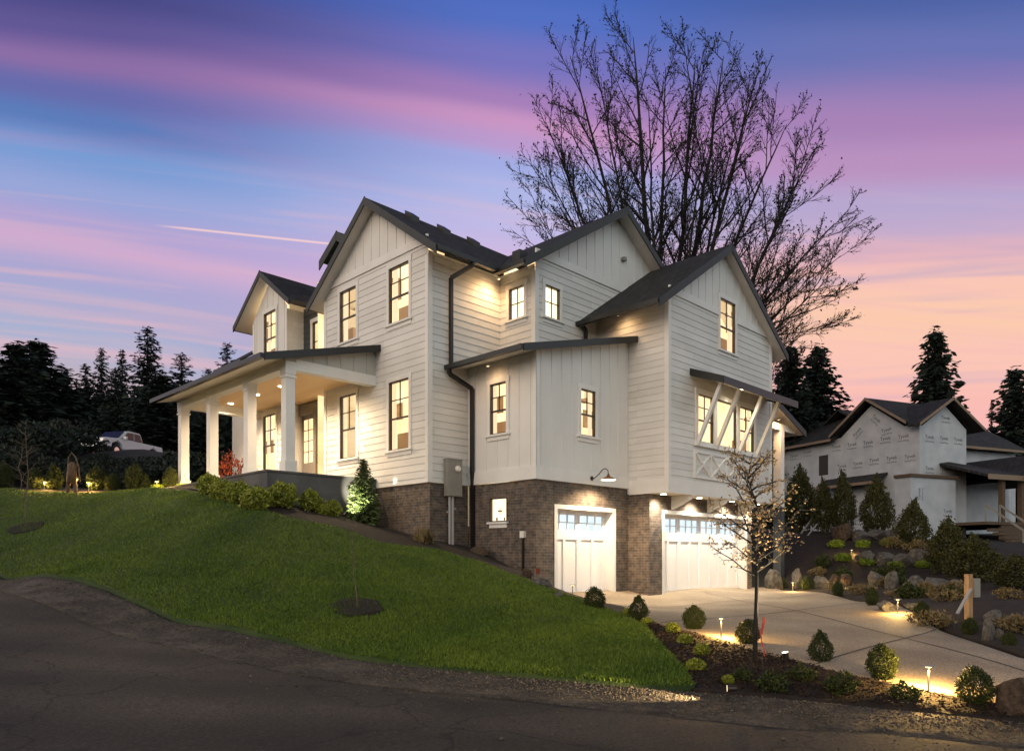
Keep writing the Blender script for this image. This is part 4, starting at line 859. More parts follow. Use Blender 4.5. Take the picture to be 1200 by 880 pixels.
# ------------------------------------------------------------ vegetation builders
def quads(name, C, T, U, mt, parent=None, shape=None):
    # C centres, T/U half axes -> leaf faces (rhombus with a fold-free tip)
    n = len(C); V = np.empty((n, 4, 3)); V[:, 0] = C-T; V[:, 1] = C-U*.9+T*.1; V[:, 2] = C+T; V[:, 3] = C+U*.9+T*.1
    me = bpy.data.meshes.new(name); me.vertices.add(n*4); me.vertices.foreach_set('co', V.ravel()); me.loops.add(n*4); me.loops.foreach_set('vertex_index', np.arange(n*4, dtype=np.int32))
    me.polygons.add(n); me.polygons.foreach_set('loop_start', np.arange(0, n*4, 4, dtype=np.int32)); me.update(calc_edges=True); me.materials.append(MT[mt])
    return link(bpy.data.objects.new(name, me), parent)
def rdirs(rng, n):
    d = rng.normal(size=(n, 3)); return d/np.linalg.norm(d, axis=1)[:, None]
def axes(rng, d, a, b):
    r = rdirs(rng, len(d)); u = np.cross(d, r); u /= np.linalg.norm(u, axis=1)[:, None]+1e-9
    return d*a[:, None], u*b[:, None]
def shrub(name, mt, rx, rz, n, leaf, seed, lab, cat, egg=0.0, lump=.12, upright=0.0, group=None, stem=True):
    rng = np.random.RandomState(seed); t = empty(name, (0, 0, 0), 0, lab, cat, group)
    d = rdirs(rng, n); d[:, 2] = np.where(d[:, 2] < -.93, -d[:, 2], d[:, 2]); r = rng.uniform(.35, 1, n)**.4
    lu = np.array([mnoise.noise(Vector(q*2.6)+Vector((seed*3.1, 0, 0))) for q in d]); r = r*(1+lu*lump*2)+rng.normal(size=n)*.025+(rng.rand(n) > .975)*rng.uniform(0, .22, n)
    w = 1-egg*np.clip(d[:, 2], -.2, 1)*.75
    C = np.stack([d[:, 0]*r*rx*w, d[:, 1]*r*rx*w, rz*.96+d[:, 2]*r*rz], 1); C[:, 2] = np.maximum(C[:, 2], .02)
    dd = d*(.55)+rdirs(rng, n)*.9; dd[:, 2] += upright; dd /= np.linalg.norm(dd, axis=1)[:, None]
    T, U = axes(rng, dd, leaf*rng.uniform(.6, 1.25, n), leaf*.5*rng.uniform(.6, 1.2, n))
    quads('foliage', C, T, U, mt, t)
    if stem:
        m_ = MB()
        for k in range(5):
            a = k*1.256+seed; m_.tube([(0, 0, -.08), (rx*.25*math.cos(a), rx*.25*math.sin(a), rz*.5), (rx*.5*math.cos(a), rx*.5*math.sin(a), rz*1.1)], [.02, .014, .006], 5)
        m_.build('stem', MT['bark'], t)
    return t
def place(src, first, loc, s=1.0, rz=0.0, lab=None, group=None, sz=None):
    o = src if first else copy_tree(src)
    o.location = loc; o.rotation_euler = (0, 0, rz); k_ = math.sin(loc[0]*17.3+loc[1]*9.1); o.scale = (s*(1+.09*k_), s*(1-.08*k_), (sz if sz else s)*(1+.05*math.cos(loc[0]*23)))
    if lab: o['label'] = lab
    if group: o['group'] = group
    return o
def conifer(name, mt, h, r, seed, lab, nb=95, dens=16, base=.08, ragged=.35, needle=.20, twist=0):
    rng = np.random.RandomState(seed); t = empty(name, (0, 0, 0), 0, lab, 'tree')
    m_ = MB(); m_.tube([(0, 0, -.5), (0, 0, h*.4), (0, 0, h*.97)], [h*.017+.03, h*.011+.02, .01], 7); m_.build('trunk', MT['bark'], t)
    C, D, L = [], [], []; bm_ = MB()
    for i in range(nb):
        f = base+(1-base)*((i+rng.rand()*.8)/nb); z = h*f; a = i*2.399+rng.rand()*.8
        ln = r*(1-f)**.66*(1-ragged*rng.rand())*(1.0 if f > .25 else .75+f)+.12*r*(f > .9)*.3
        if ln < .05: ln = .05
        dr = Vector((math.cos(a), math.sin(a), 0)); droop = .10-.5*(1-f); pr = Vector((0, 0, z))
        k = max(3, int(dens*ln/r)+3); tip = None
        for j in range(k):
            s_ = (j+.5+rng.rand()*.5)/k; p = pr+dr*ln*s_+Vector((0, 0, ln*(droop*s_+.28*s_*s_)))
            tip = p; wdt = ln*.30*(1-s_*.75)
            for q in (-1, 1, 0):
                side = Vector((-dr.y, dr.x, 0))*wdt*q*rng.uniform(.3, 1.0)
                C.append(p+side+Vector(rng.normal(size=3))*.03*r); dd = dr*.7+Vector((-dr.y, dr.x, 0))*q*.7+Vector((0, 0, rng.uniform(-.45, .1))); dd.normalize(); D.append(dd); L.append(needle*r*rng.uniform(.35, .9)*(1-s_*.25)*(.45+.55*(1-f)))
        bm_.tube([pr, tip], [.012*h/12+.008, .004], 3, False)
    bm_.build('limb', MT['bark'], t)
    C, D, L = np.array(C), np.array(D), np.array(L); T, U = axes(rng, D, L, L*.38); quads('crown', C, T, U, mt, t); return t

# ------------------------------------------------------------ bare maple behind the house
def maple():
    rng = random.Random(4); base = gp(778, 38); B = base
    root = empty('bare_tree', base, 0, 'tall bare spreading maple with many stems rising behind the house', 'tree')
    mb = MB(base); tw = MB(base); leaf = []
    def chain(p, d, ln, r0, r1, seg, wob, trop):
        pts = [p.copy()]; rs = [r0]; d = d.copy()
        for i in range(seg):
            d = (d+Vector((rng.gauss(0, wob), rng.gauss(0, wob), rng.gauss(0, wob)+trop))).normalized(); p = p+d*ln/seg
            pts.append(p.copy()); rs.append(r0+(r1-r0)*(i+1)/seg)
        return pts, rs
    def spread(d, ang):
        r = Vector((rng.gauss(0, 1), rng.gauss(0, 1), rng.gauss(0, 1))); r = (r-d*r.dot(d)).normalized(); return (d*math.cos(ang)+r*math.sin(ang)).normalized()
    def sub(pts, rs, lvl, ln, n, lo):
        for k in range(n):
            f = lo+(1-lo)*(k+rng.random()*.8)/n; f = min(f, .99); x = f*(len(pts)-1); i = int(x); p = pts[i].lerp(pts[i+1], x-i); d = (pts[i+1]-pts[i]).normalized(); r = rs[i]
            dd = spread(d, R(rng.uniform(20, 46))); l = ln*(1-.58*f)*rng.uniform(.6, 1.15)
            if lvl == 1:
                q, qr = chain(p, dd, l, min(r*.55, .08), .014, 6, .055, .045); mb.tube(q, qr, 5, False); sub(q, qr, 2, l*.46, 10, .14)
            elif lvl == 2:
                q, qr = chain(p, dd, l, .016, .007, 4, .08, .03); tw.tube(q, qr, 4, False); sub(q, qr, 3, l*.6, 7, .12); leaf.append(q[-1])
            else:
                q, qr = chain(p, dd, l, .011, .005, 3, .09, .02); tw.tube(q, qr, 3, False); leaf.append(q[-1])
                if rng.random() < .7: leaf.append(q[1])
    stems = [(640, 130, -2, .16), (668, 52, 1.5, .2), (700, 72, -1, .16), (742, 30, 0, .30), (780, 66, 2.5, .22), (815, 50, -1.5, .26), (848, 52, 1, .28), (888, 72, -2, .24), (922, 132, 2, .22), (955, 160, -1, .18), (978, 262, 1.5, .17), (640, 205, 1, .12), (634, 258, -1.5, .09), (968, 330, -2, .14), (760, 110, -3, .18), (868, 120, 3, .18), (655, 175, 2, .13), (940, 215, -2.5, .15), (950, 385, 1, .09), (985, 300, 3, .10), (720, 130, 3, .14), (830, 140, -3, .16)]
    for u, v, dy_, r0 in stems:
        v = v+14 if v < 200 else v
        e = at(u, v, 38+dy_); v0 = B+Vector((rng.gauss(0, .35), rng.gauss(0, .35), 0)); hz = Vector((e.x-v0.x, e.y-v0.y, 0))
        n = 14; pts, rs = [], []
        for i in range(n+1):
            s_ = i/n; p = v0+hz*(.55*s_+.45*s_**1.9)+Vector((0, 0, (e.z-v0.z)*(s_ if v < 200 else s_**.82)))
            w = .07*math.sin(s_*math.pi); p += Vector((rng.gauss(0, w), rng.gauss(0, w), rng.gauss(0, w*.4))); pts.append(p); rs.append(r0*.78*(1-s_)**.75+.016)
        mb.tube(pts, rs, 6, False); sub(pts, rs, 1, 6.6, 17, .36)
    mb.tube([B-Vector((0, 0, .6)), B+Vector((0, 0, .8)), B+Vector((0, 0, 2.2))], [.75, .6, .4], 10)
    mb.build('trunk', MT['bark'], root, True); tw.build('twigs', MT['bark'], root)
    L = np.array([tuple(p-base) for p in leaf]); r2 = np.random.RandomState(3); L = np.concatenate([L[::5]+r2.normal(size=L[::5].shape)*.05, L[::16]+r2.normal(size=L[::16].shape)*.14]); a = r2.uniform(.035, .085, len(L)); T, U = axes(r2, rdirs(r2, len(L)), a, a*.7); quads('buds', L, T, U, 'conifer', root)
maple()

# ------------------------------------------------------------ conifers beyond the house
CV = [conifer('conifer', 'conifer', 10, 2.3, 1, '', 120, 16, ragged=.5), conifer('conifer', 'conifer', 10, 2.7, 2, '', 95, 16, .04, .55, .22), conifer('conifer', 'coniferb', 10, 2.1, 3, '', 105, 15, ragged=.6, needle=.19), conifer('conifer', 'conifer', 10, 3.6, 5, '', 150, 20, .02, .3, .24)]
used = set()
def tree(var, u, vt, wpx, Y, lab, rz=0.0, base=None, group=None):
    b = gp(u, Y); top = CAMZ+(HOR-vt)/FPX*Y; h = top-b.z; wpx *= 1.75; rad = {0: 2.3, 1: 2.7, 2: 2.1, 3: 3.6}[var]
    o = CV[var] if var not in used else copy_tree(CV[var]); used.add(var)
    o.location = b; o.rotation_euler = (0, 0, rz); s = wpx/2/FPX*Y/rad; o.scale = (s, s, h/10); o['label'] = lab
    if group: o['group'] = group
for a in ((3, 20, 404, 90, 58, 'broad dark evergreen with a blunt top, at the far left edge'), (3, 44, 402, 95, 62, 'broad dark evergreen with a pointed top behind the young sapling'), (1, 100, 428, 48, 66, 'short dark conifer left of the pair of thin conifers'),
          (0, 119, 409, 40, 70, 'thin dark conifer above the parked pickup, left of a similar one'), (0, 143, 411, 38, 72, 'thin dark conifer above the pickup, next to the tallest conifer'), (1, 135, 432, 40, 60, 'low dark conifer wedged between the two thin conifers'),
          (0, 173, 384, 64, 66, 'tallest conifer on the left, with open ragged branches'), (2, 213, 414, 66, 74, 'bluish conifer right of the tallest one, with a rounded top'), (2, 266, 402, 56, 78, 'bluish conifer poking up just left of the porch roof'), (2, 244, 432, 50, 76, 'small bluish conifer low behind the porch roof edge'),
          (1, 76, 432, 60, 64, 'dark bushy conifer filling the gap right of the broad evergreens'), (3, 190, 440, 70, 58, 'dark wide evergreen standing in front of the tallest conifer'), (3, -30, 440, 90, 60, 'dark evergreen cut off by the left edge of the picture')): tree(*a, rz=a[1]*.37, group='conifers beyond the lawn')
for a in ((3, 926, 406, 70, 48, 'dark conifer right of the garage wing with a slim leaning top'), (3, 958, 408, 76, 50, 'dense dark conifer between the garage wing and the wrapped house'), (3, 1096, 389, 74, 62, 'tall dark conifer with open branches behind the wrapped house'), (3, 1190, 434, 72, 62, 'dark conifer at the right edge behind the wrapped house'), (0, 1162, 470, 12, 64, 'tiny dark conifer tip above the far roof')): tree(*a, rz=a[1]*.7, group='conifers behind the houses on the right')
# the wood behind them reads as one dark mass
def wood():
    rng = np.random.RandomState(8); C = []
    for k in range(230):
        u = rng.uniform(-160, 330); Y = rng.uniform(62, 84); x = (u-600)/FPX*Y; z0 = tz(x, Y); top = CAMZ+(HOR-rng.uniform(448, 500))/FPX*Y
        n = 200; d = rdirs(rng, n)*rng.uniform(.5, 1, (n, 1)); C.append(np.stack([x+d[:, 0]*2.2, Y+d[:, 1]*2, z0+(top-z0)*rng.uniform(0, 1, n)**.8+d[:, 2]*.6], 1))
    for k in range(120):
        u = rng.uniform(880, 1330); Y = rng.uniform(66, 86); x = (u-600)/FPX*Y; z0 = tz(x, Y); top = CAMZ+(HOR-rng.uniform(500, 560))/FPX*Y
        n = 150; d = rdirs(rng, n)*rng.uniform(.5, 1, (n, 1)); C.append(np.stack([x+d[:, 0]*2.2, Y+d[:, 1]*2, z0+(top-z0)*rng.uniform(0, 1, n)**.8+d[:, 2]*.6], 1))
    C = np.concatenate(C); a = rng.uniform(.18, .45, len(C)); T, U = axes(rng, rdirs(rng, len(C)), a, a*.5); o = quads('distant_wood', C, T, U, 'conifer'); tag(o, 'dark mass of far woodland behind the conifers', 'woodland', kind='stuff')
wood()

# ------------------------------------------------------------ wrapped house under construction on the right
NA = R(22.9); NB = Vector((21.3, 38.0, 1.6)); nh = empty('unfinished_house', NB, NA, 'unfinished two-storey house in printed pale wrap with dark roof, on the right', 'house')
NO = (0, 0, NB.z)
def nb(name, m, parts, par=None, uv=None):
    mb = MB(NO)
    for p in parts: mb.box(*p)
    return mb.build(name, MT[m], par or nh)
def npoly(name, m, polys, par=None, th=None):
    mb = MB(NO)
    for p in polys:
        if th: mb.prism(p, th)
        else: mb.poly(p)
    return mb.build(name, MT[m], par or nh)
npoly('wall', 'wrapw', [[(0, 0, 1), (0, 10.5, 1), (0, 10.5, 8.1), (0, 5.1, 8.1), (0, 3, 9.6), (0, .9, 8.1), (0, 0, 8.1)]])
npoly('wall', 'wrapw', [[(0, 0, 1), (3.6, 0, 1), (3.6, 0, 8.0), (1.97, 0, 9.15), (.2, 0, 8.0), (0, 0, 8.0)]])
npoly('wall', 'wrapw', [[(3.6, 0, 1), (3.6, 4, 1), (3.6, 4, 8), (3.6, 0, 8)], [(3.6, 4, 1), (14, 4, 1), (14, 4, 7.9), (3.6, 4, 7.9)], [(14, 4, 1), (14, 10.5, 1), (14, 10.5, 7.9), (14, 4, 7.9)], [(0, 10.5, 1), (14, 10.5, 1), (14, 10.5, 7.9), (0, 10.5, 7.9)]])
rf = npoly('roof', 'shingle', [[(-.45, 3, 10.0), (-.45, .28, 8.13), (1.97, 2.34, 9.55), (1.97, 3, 10.0)], [(-.45, 3, 10.0), (6, 3, 10.0), (6, 5.55, 8.25), (-.45, 5.55, 8.25)], [(1.97, 3, 10.0), (1.97, 2.34, 9.55), (6, 2.34, 9.55), (6, 3, 10.0)]], th=(0, 0, -.12))
rf2 = npoly('roof', 'shingle', [[(1.97, -.45, 9.55), (1.97, 2.34, 9.55), (-.55, .25, 8.02), (-.55, -.45, 8.02)], [(1.97, -.45, 9.55), (1.97, 3.3, 9.55), (4.5, 3.3, 8.02), (4.5, -.45, 8.02)]], th=(0, 0, -.12))
rf3 = npoly('roof', 'shingle', [[(2, 3.4, 7.9), (14.5, 3.4, 7.9), (14.5, 7.2, 10.35), (2, 7.2, 10.35)], [(2, 7.2, 10.35), (14.5, 7.2, 10.35), (14.5, 11, 7.9), (2, 11, 7.9)]], th=(0, 0, -.12))
rf4 = npoly('roof', 'shingle', [[(-.5, 5.3, 8.05), (-.5, 11, 8.05), (3, 11, 10.0), (3, 5.3, 10.0)]], th=(0, 0, -.12))
def nfas(par, segs, h=.15):
    mb = MB(NO)
    for a, b in segs:
        a = Vector(a); b = Vector(b); hz = Vector((b.x-a.x, b.y-a.y, 0)).normalized(); r = Vector((-hz.y, hz.x, 0))*.02
        mb.prism([a+r, b+r, b+r-Vector((0, 0, h)), a+r-Vector((0, 0, h))], -2*r)
    mb.build('fascia', MT['timberl'], par)
nfas(rf, [((-.47, .45, 8.27), (-.47, 3.02, 10.02)), ((-.47, 2.98, 10.02), (-.47, 5.55, 8.27))]); nfas(rf2, [((-.55, -.47, 8.04), (1.99, -.47, 9.57)), ((1.95, -.47, 9.57), (4.5, -.47, 8.04))]); nfas(rf3, [((4.4, 3.38, 7.92), (14.5, 3.38, 7.92))]); nfas(rf4, [((-.52, 5.4, 8.07), (-.52, 11, 8.07))])
nb('window_opening', 'black', [((-.012, 6.05, 6.05), (.1, 6.75, 7.25))])
lr = npoly('lean_to_roof', 'shingle', [[(-.02, 1.9, 5.75), (-.02, 6.2, 5.75), (-.9, 6.2, 5.25), (-.9, 1.9, 5.25)]], th=(0, 0, -.1)); nfas(lr, [((-.92, 1.9, 5.27), (-.92, 6.2, 5.27))], .16)
nb('lower_room', 'wrapw', [((-1.8, -.9, .9), (1.5, -.005, 5.15))]); nb('ledger_board', 'timber', [((-1.9, -1.0, 5.15), (1.6, .0, 5.30))])
pr_ = npoly('porch_roof', 'shingle', [[(1.5, -2.6, 5.25), (6.2, -2.6, 5.25), (6.2, 3.9, 7.1), (3.65, 3.9, 7.1), (2.2, -.01, 6.2), (1.5, -.01, 6.1)]], th=(0, 0, -.14)); nfas(pr_, [((1.5, -2.62, 5.27), (6.2, -2.62, 5.27))], .26)
pg = npoly('porch_gable_roof', 'shingle', [[(4.2, -2.9, 5.2), (6.4, -2.9, 6.6), (6.4, 3, 6.6), (4.2, 3, 5.2)], [(6.4, -2.9, 6.6), (8.6, -2.9, 5.2), (8.6, 3, 5.2), (6.4, 3, 6.6)]], th=(0, 0, -.14)); nfas(pg, [((4.2, -2.92, 5.22), (6.42, -2.92, 6.62)), ((6.38, -2.92, 6.62), (8.6, -2.92, 5.22))], .2)
nb('porch_deck', 'timber', [((1.5, -2.5, 2.75), (9, 4, 2.9))]); nb('porch_skirt', 'timber', [((2.75, -2.45, .8), (9, -2.3, 2.75))])
for x in (2.9, 4.4, 8.4): nb('porch_post', 'timber', [((x, -2.4, 2.9), (x+.22, -2.18, 5.1))])
nb('porch_back_wall', 'wrapw', [((2.6, 1.2, 2.9), (3.4, 1.3, 5.4)), ((4.5, 1.2, 2.9), (9, 1.3, 5.4))])
st = MB(NO)
for i in range(6): st.box((1.55, -2.5-.3*(i+1), 2.75-.2*(i+1)-.15), (2.7, -2.5-.3*i, 2.75-.2*(i+1)))
st.build('stairs', MT['timber'], nh)
for x in (1.58, 2.68):
    mb = MB(NO); mb.beam((x, -4.3, 2.35), (x, -2.4, 3.75), .05, .09); mb.beam((x, -4.25, 1.5), (x, -4.25, 2.35), .06, .06); mb.beam((x, -2.42, 2.9), (x, -2.42, 3.75), .06, .06); mb.build('handrail', MT['metalgrey'], nh)
# the print on the wrap
def text_mesh(txt, size):
    cu = bpy.data.curves.new('lettering', 'FONT'); cu.body = txt; cu.size = size; cu.align_x = 'CENTER'; cu.resolution_u = 2
    o = bpy.data.objects.new('lettering', cu); COL.objects.link(o); dg = bpy.context.evaluated_depsgraph_get(); dg.update(); me = bpy.data.meshes.new_from_object(o.evaluated_get(dg)); bpy.data.objects.remove(o)
    v = [tuple(x.co) for x in me.vertices]; f = [tuple(p.vertices) for p in me.polygons]; bpy.data.meshes.remove(me); return v, f
T1 = text_mesh('Tyvek', .27); T2 = text_mesh('HomeWrap', .135)
LM_ = MB()
for (v, f), dz_ in ((T1, 0), (T2, -.19)): LM_.add([(q[0], 0, q[1]+dz_) for q in v], f)
LO = LM_.build('printed_lettering', MT['print'], nh, recalc=False); LME = LO.data; bpy.data.objects.remove(LO)
def prints(kind, spots, off=-.008):
    for s_, z, ang in spots:
        o = bpy.data.objects.new('printed_lettering', LME); link(o, nh); m4 = Matrix.Rotation(-ang, 4, 'Y')
        if kind == 'F': o.matrix_local = Matrix.Translation((off, s_, z-NB.z)) @ Matrix.Rotation(R(-90), 4, 'Z') @ m4
        else: o.matrix_local = Matrix.Translation((s_, off, z-NB.z)) @ m4
rg = random.Random(5); sl = []
for j, z in enumerate((3.2, 4.5, 6.4, 7.5)):
    for i in range(9):
        y = .55+i*1.12+.4*(j % 2)
        if y < 10 and not (j > 1 and 5.5 < y < 7.3): sl.append((y, z+rg.uniform(-.06, .06), rg.uniform(-.02, .02)))
sl += [(2.7, 8.75, -.75), (3.9, 8.2, .7), (2.0, 8.0, .1)]
prints('F', sl)
sl = [(x, z, 0) for z in (5.7, 7.35) for x in (.75, 1.85, 2.95)]+[(1.97, 8.45, 0)]
prints('S', sl)
prints('S', [(-1.1, 4.3, 1.57), (.9, 3.4, 0), (.9, 2.3, 0), (-.9, 2.9, 1.57)], -.908)

# ------------------------------------------------------------ white pickup parked uphill on the left
def pickup():
    b = gp(106, 46.5); t = empty('pickup_truck', b, R(78), 'white double-cab pickup parked on the dark slope left of the house', 'pickup truck')
    L, W = 5.6, .98
    def prof(name, pts, y0, y1, m, par=None, bev=.05):
        bm = bmesh.new(); f = bm.faces.new([bm.verts.new((x, y0, z)) for x, z in pts]); r = bmesh.ops.extrude_face_region(bm, geom=[f]); bmesh.ops.translate(bm, vec=(0, y1-y0, 0), verts=[v for v in r['geom'] if isinstance(v, bmesh.types.BMVert)])
        bmesh.ops.recalc_face_normals(bm, faces=bm.faces)
        if bev: bmesh.ops.bevel(bm, geom=list(bm.edges), offset=bev, segments=2, affect='EDGES', clamp_overlap=True)
        me = bpy.data.meshes.new(name); bm.to_mesh(me); bm.free(); me.materials.append(MT[m]); return link(bpy.data.objects.new(name, me), par or t)
    prof('body', [(-.05, .55), (0, .95), (.25, 1.12), (1.45, 1.2), (3.7, 1.2), (5.55, 1.18), (5.6, .6), (5.0, .55), (4.95, .80), (4.6, 1.0), (4.15, .80), (4.1, .5), (1.6, .5), (1.55, .80), (1.2, 1.0), (.75, .80), (.7, .5)], -W, W, 'tbody')
    cab = prof('cab', [(1.45, 1.19), (2.15, 1.78), (2.35, 1.84), (3.45, 1.82), (3.72, 1.19)], -W+.10, W-.10, 'tbody')
    for s_ in (-1, 1):
        y = s_*(W-.095); prof('side_window', [(1.75, 1.24), (2.22, 1.70), (2.78, 1.74), (2.78, 1.24)], y-.012, y+.012, 'tglass', cab, 0); prof('side_window', [(2.86, 1.24), (2.86, 1.74), (3.36, 1.72), (3.58, 1.24)], y-.012, y+.012, 'tglass', cab, 0)
    m_ = MB(); m_.prism([(1.50, -W+.2, 1.26), (1.50, W-.2, 1.26), (2.10, W-.26, 1.76), (2.10, -W+.26, 1.76)], (-.03, 0, .03)); m_.build('windscreen', MT['tglass'], cab)
    for s_ in (-1, 1):
        for x in (1.15, 4.55):
            m_ = MB(); m_.lathe((0, 0, 0), [(.30, -.12), (.38, -.10), (.38, .10), (.30, .12)], 20); wh = m_.build('wheel', MT['tyre'], t); wh.location = (x, s_*(W-.13), .38); wh.rotation_euler = (R(90), 0, 0); m_ = MB(); m_.lathe((0, 0, 0), [(.22, -.125), (.22, .125)], 14); m_.build('rim', MT['chrome'], wh)
        m_ = MB(); m_.box((-.03, s_*.80-.16, .84), (.10, s_*.80+.16, 1.0)); m_.build('headlight', MT['chrome'], t)
        m_ = MB(); m_.box((1.75, s_*(W+.02)-.02, 1.2), (1.9, s_*(W+.18), 1.38)) if s_ > 0 else m_.box((1.75, -(W+.18), 1.2), (1.9, -W+.02, 1.38)); m_.build('mirror', MT['tbody'], t)
    m_ = MB(); m_.box((-.10, -.62, .78), (.0, .62, 1.0)); m_.build('grille', MT['black'], t); m_ = MB(); m_.box((-.14, -W+.05, .50), (.02, W-.05, .72)); m_.build('bumper', MT['chrome'], t)
    m_ = MB(); m_.box((3.85, -W+.08, 1.17), (5.5, W-.08, 1.185)); m_.build('bed_liner', MT['black'], t)
pickup()

# ------------------------------------------------------------ shrubs
def colx(u, xh):       # ground point in picture column u on the house plane x = xh
    k = (u-600)/FPX; dxh, dyh = k*CO+SI, -k*SI+CO; Y = xh/dxh; return gp(u, Y)
def coly(u, yh):
    k = (u-600)/FPX; dyh = -k*SI+CO; return gp(u, yh/dyh)
bx1 = shrub('boxwood', 'box', .30, .34, 5200, .024, 1, '', 'shrub', .10, .12); bx2 = shrub('boxwood', 'box', .29, .42, 5200, .024, 2, '', 'shrub', .60, .13)
DB = [(697, 715, .78, 1, 'round clipped boxwood in front of the single garage door'), (748, 728, .74, 2, 'pointed clipped boxwood between the two garage doors'), (813, 739, .76, 1, 'round clipped boxwood lit lime green on its right side, beside the driveway'), (876, 756, .72, 1, 'clipped boxwood just left of the pale young tree trunk'), (962, 777, .80, 2, 'teardrop clipped boxwood right of the bright ground spotlight'), (1034, 798, .78, 1, 'round clipped boxwood at the left end of the yellow light strip'), (1143, 828, .72, 1, 'round clipped boxwood beside the large boulder')]
first = {1: True, 2: True}
def pl(var, p, s, lab, rz, g, sz=None):
    src = {1: bx1, 2: bx2}[var]; place(src, first[var], p, s, rz, lab, g, sz); first[var] = False
for i, (u, v, s, k, lab) in enumerate(DB):
    p = hit(u, v, 6, 30); Y = p.y; hp = {0: 26, 1: 32, 2: 29, 3: 31, 4: 38, 5: 41, 6: 45}[i]; s = hp/FPX*Y/(.68 if k == 1 else .84); pl(k, p, s, lab, i*1.1, 'clipped boxwoods along the driveway')
LB = [(4, 24, 30, 1, 'dark round boxwood at the left edge behind the sapling'), (42, 22, 26, 1, 'boxwood lit lime on its right, nearest the sapling'), (64, 22, 30, 1, 'dark boxwood just left of the timber stump lamp'), (113, 22, 31, 1, 'dark boxwood glowing lime on its left, right of the timber stump'), (131, 18, 22, 1, 'small olive boxwood between two larger dark ones'), (157, 22, 31, 1, 'large round boxwood directly below the pickup bed'), (171, 11, 22, 2, 'slim small boxwood beside the large round one'), (200, 19, 30, 1, 'dark round boxwood left of the end porch post')]
for i, (u, wp, hp, k, lab) in enumerate(LB):
    p = gp(u, 23.6 if u > 20 else 24.2); s = wp/FPX*p.y/(.66 if k == 1 else .6); pl(k, p, s, lab, i*.9, 'clipped boxwoods along the top of the lawn', hp/FPX*p.y/(.68 if k == 1 else .84))
RB = [(946, 692, 15, 18, 'boxwood lit lime beside the far path light'), (982, 699, 14, 19, 'small dark boxwood below the two orange boulders'), (1022, 711, 15, 22, 'narrow boxwood left of the flat pale rock'), (1080, 727, 18, 22, 'olive boxwood right of the near path light'), (1136, 745, 20, 20, 'dim boxwood below the timber stake'), (916, 689, 11, 12, 'tiny lime-lit boxwood at the far end of the driveway edge'), (1182, 758, 17, 18, 'dim boxwood at the right edge of the driveway')]
for i, (u, v, wp, hp, lab) in enumerate(RB):
    p = hit(u, v, 6, 30); pl(1, p, wp/FPX*p.y/.66, lab, i*.7, 'boxwoods along the right side of the driveway', hp/FPX*p.y/.68)
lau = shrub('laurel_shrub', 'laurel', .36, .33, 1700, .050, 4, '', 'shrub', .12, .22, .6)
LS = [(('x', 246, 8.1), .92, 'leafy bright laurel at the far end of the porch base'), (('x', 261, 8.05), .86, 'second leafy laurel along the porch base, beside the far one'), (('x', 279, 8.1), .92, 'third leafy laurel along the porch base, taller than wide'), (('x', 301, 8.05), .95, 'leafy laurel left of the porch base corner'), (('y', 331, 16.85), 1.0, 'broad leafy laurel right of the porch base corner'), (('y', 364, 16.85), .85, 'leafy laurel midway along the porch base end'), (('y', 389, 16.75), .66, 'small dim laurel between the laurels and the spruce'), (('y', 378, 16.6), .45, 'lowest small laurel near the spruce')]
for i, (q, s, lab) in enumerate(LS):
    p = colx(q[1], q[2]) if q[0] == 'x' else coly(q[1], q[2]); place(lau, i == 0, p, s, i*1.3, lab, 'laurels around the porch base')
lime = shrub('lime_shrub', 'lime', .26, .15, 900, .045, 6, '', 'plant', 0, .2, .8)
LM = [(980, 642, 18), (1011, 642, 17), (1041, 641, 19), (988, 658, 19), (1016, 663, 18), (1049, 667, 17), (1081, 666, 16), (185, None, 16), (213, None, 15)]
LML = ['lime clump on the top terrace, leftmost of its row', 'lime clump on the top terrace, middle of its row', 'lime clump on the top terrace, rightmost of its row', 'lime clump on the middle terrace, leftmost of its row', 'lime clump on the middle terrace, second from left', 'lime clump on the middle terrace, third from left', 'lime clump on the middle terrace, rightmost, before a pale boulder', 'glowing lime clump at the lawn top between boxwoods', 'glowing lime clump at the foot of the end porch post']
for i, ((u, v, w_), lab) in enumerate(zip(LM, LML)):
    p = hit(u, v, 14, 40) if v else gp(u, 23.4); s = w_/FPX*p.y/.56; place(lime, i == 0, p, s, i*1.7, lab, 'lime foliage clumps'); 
    if not v: bpy.context.view_layer.update()
bal = shrub('grass_mound', 'laurel', .20, .16, 1100, .05, 9, '', 'plant', 0, .1, .9, None, False)
BM = [(758, 733, 13), (788, 743, 19), (803, 756, 19), (823, 770, 21), (815, 787, 22), (853, 803, 16), (735, 722, 12)]
BL = ['small green mound near the pointed boxwood', 'green mound at the bend of the lawn edge, topmost of the larger mounds', 'green mound below the topmost larger mound', 'green mound right of the others in the dark bed', 'lowest bright green mound beside the lawn corner', 'dim green mound deep in the dark bed', 'tiny green mound at the lawn edge below the garage']
for i, ((u, v, w_), lab) in enumerate(zip(BM, BL)):
    p = hit(u, v, 6, 25); place(bal, i == 0, p, w_/FPX*p.y/.44, i*1.9, lab, 'grassy mounds in the lower bed')
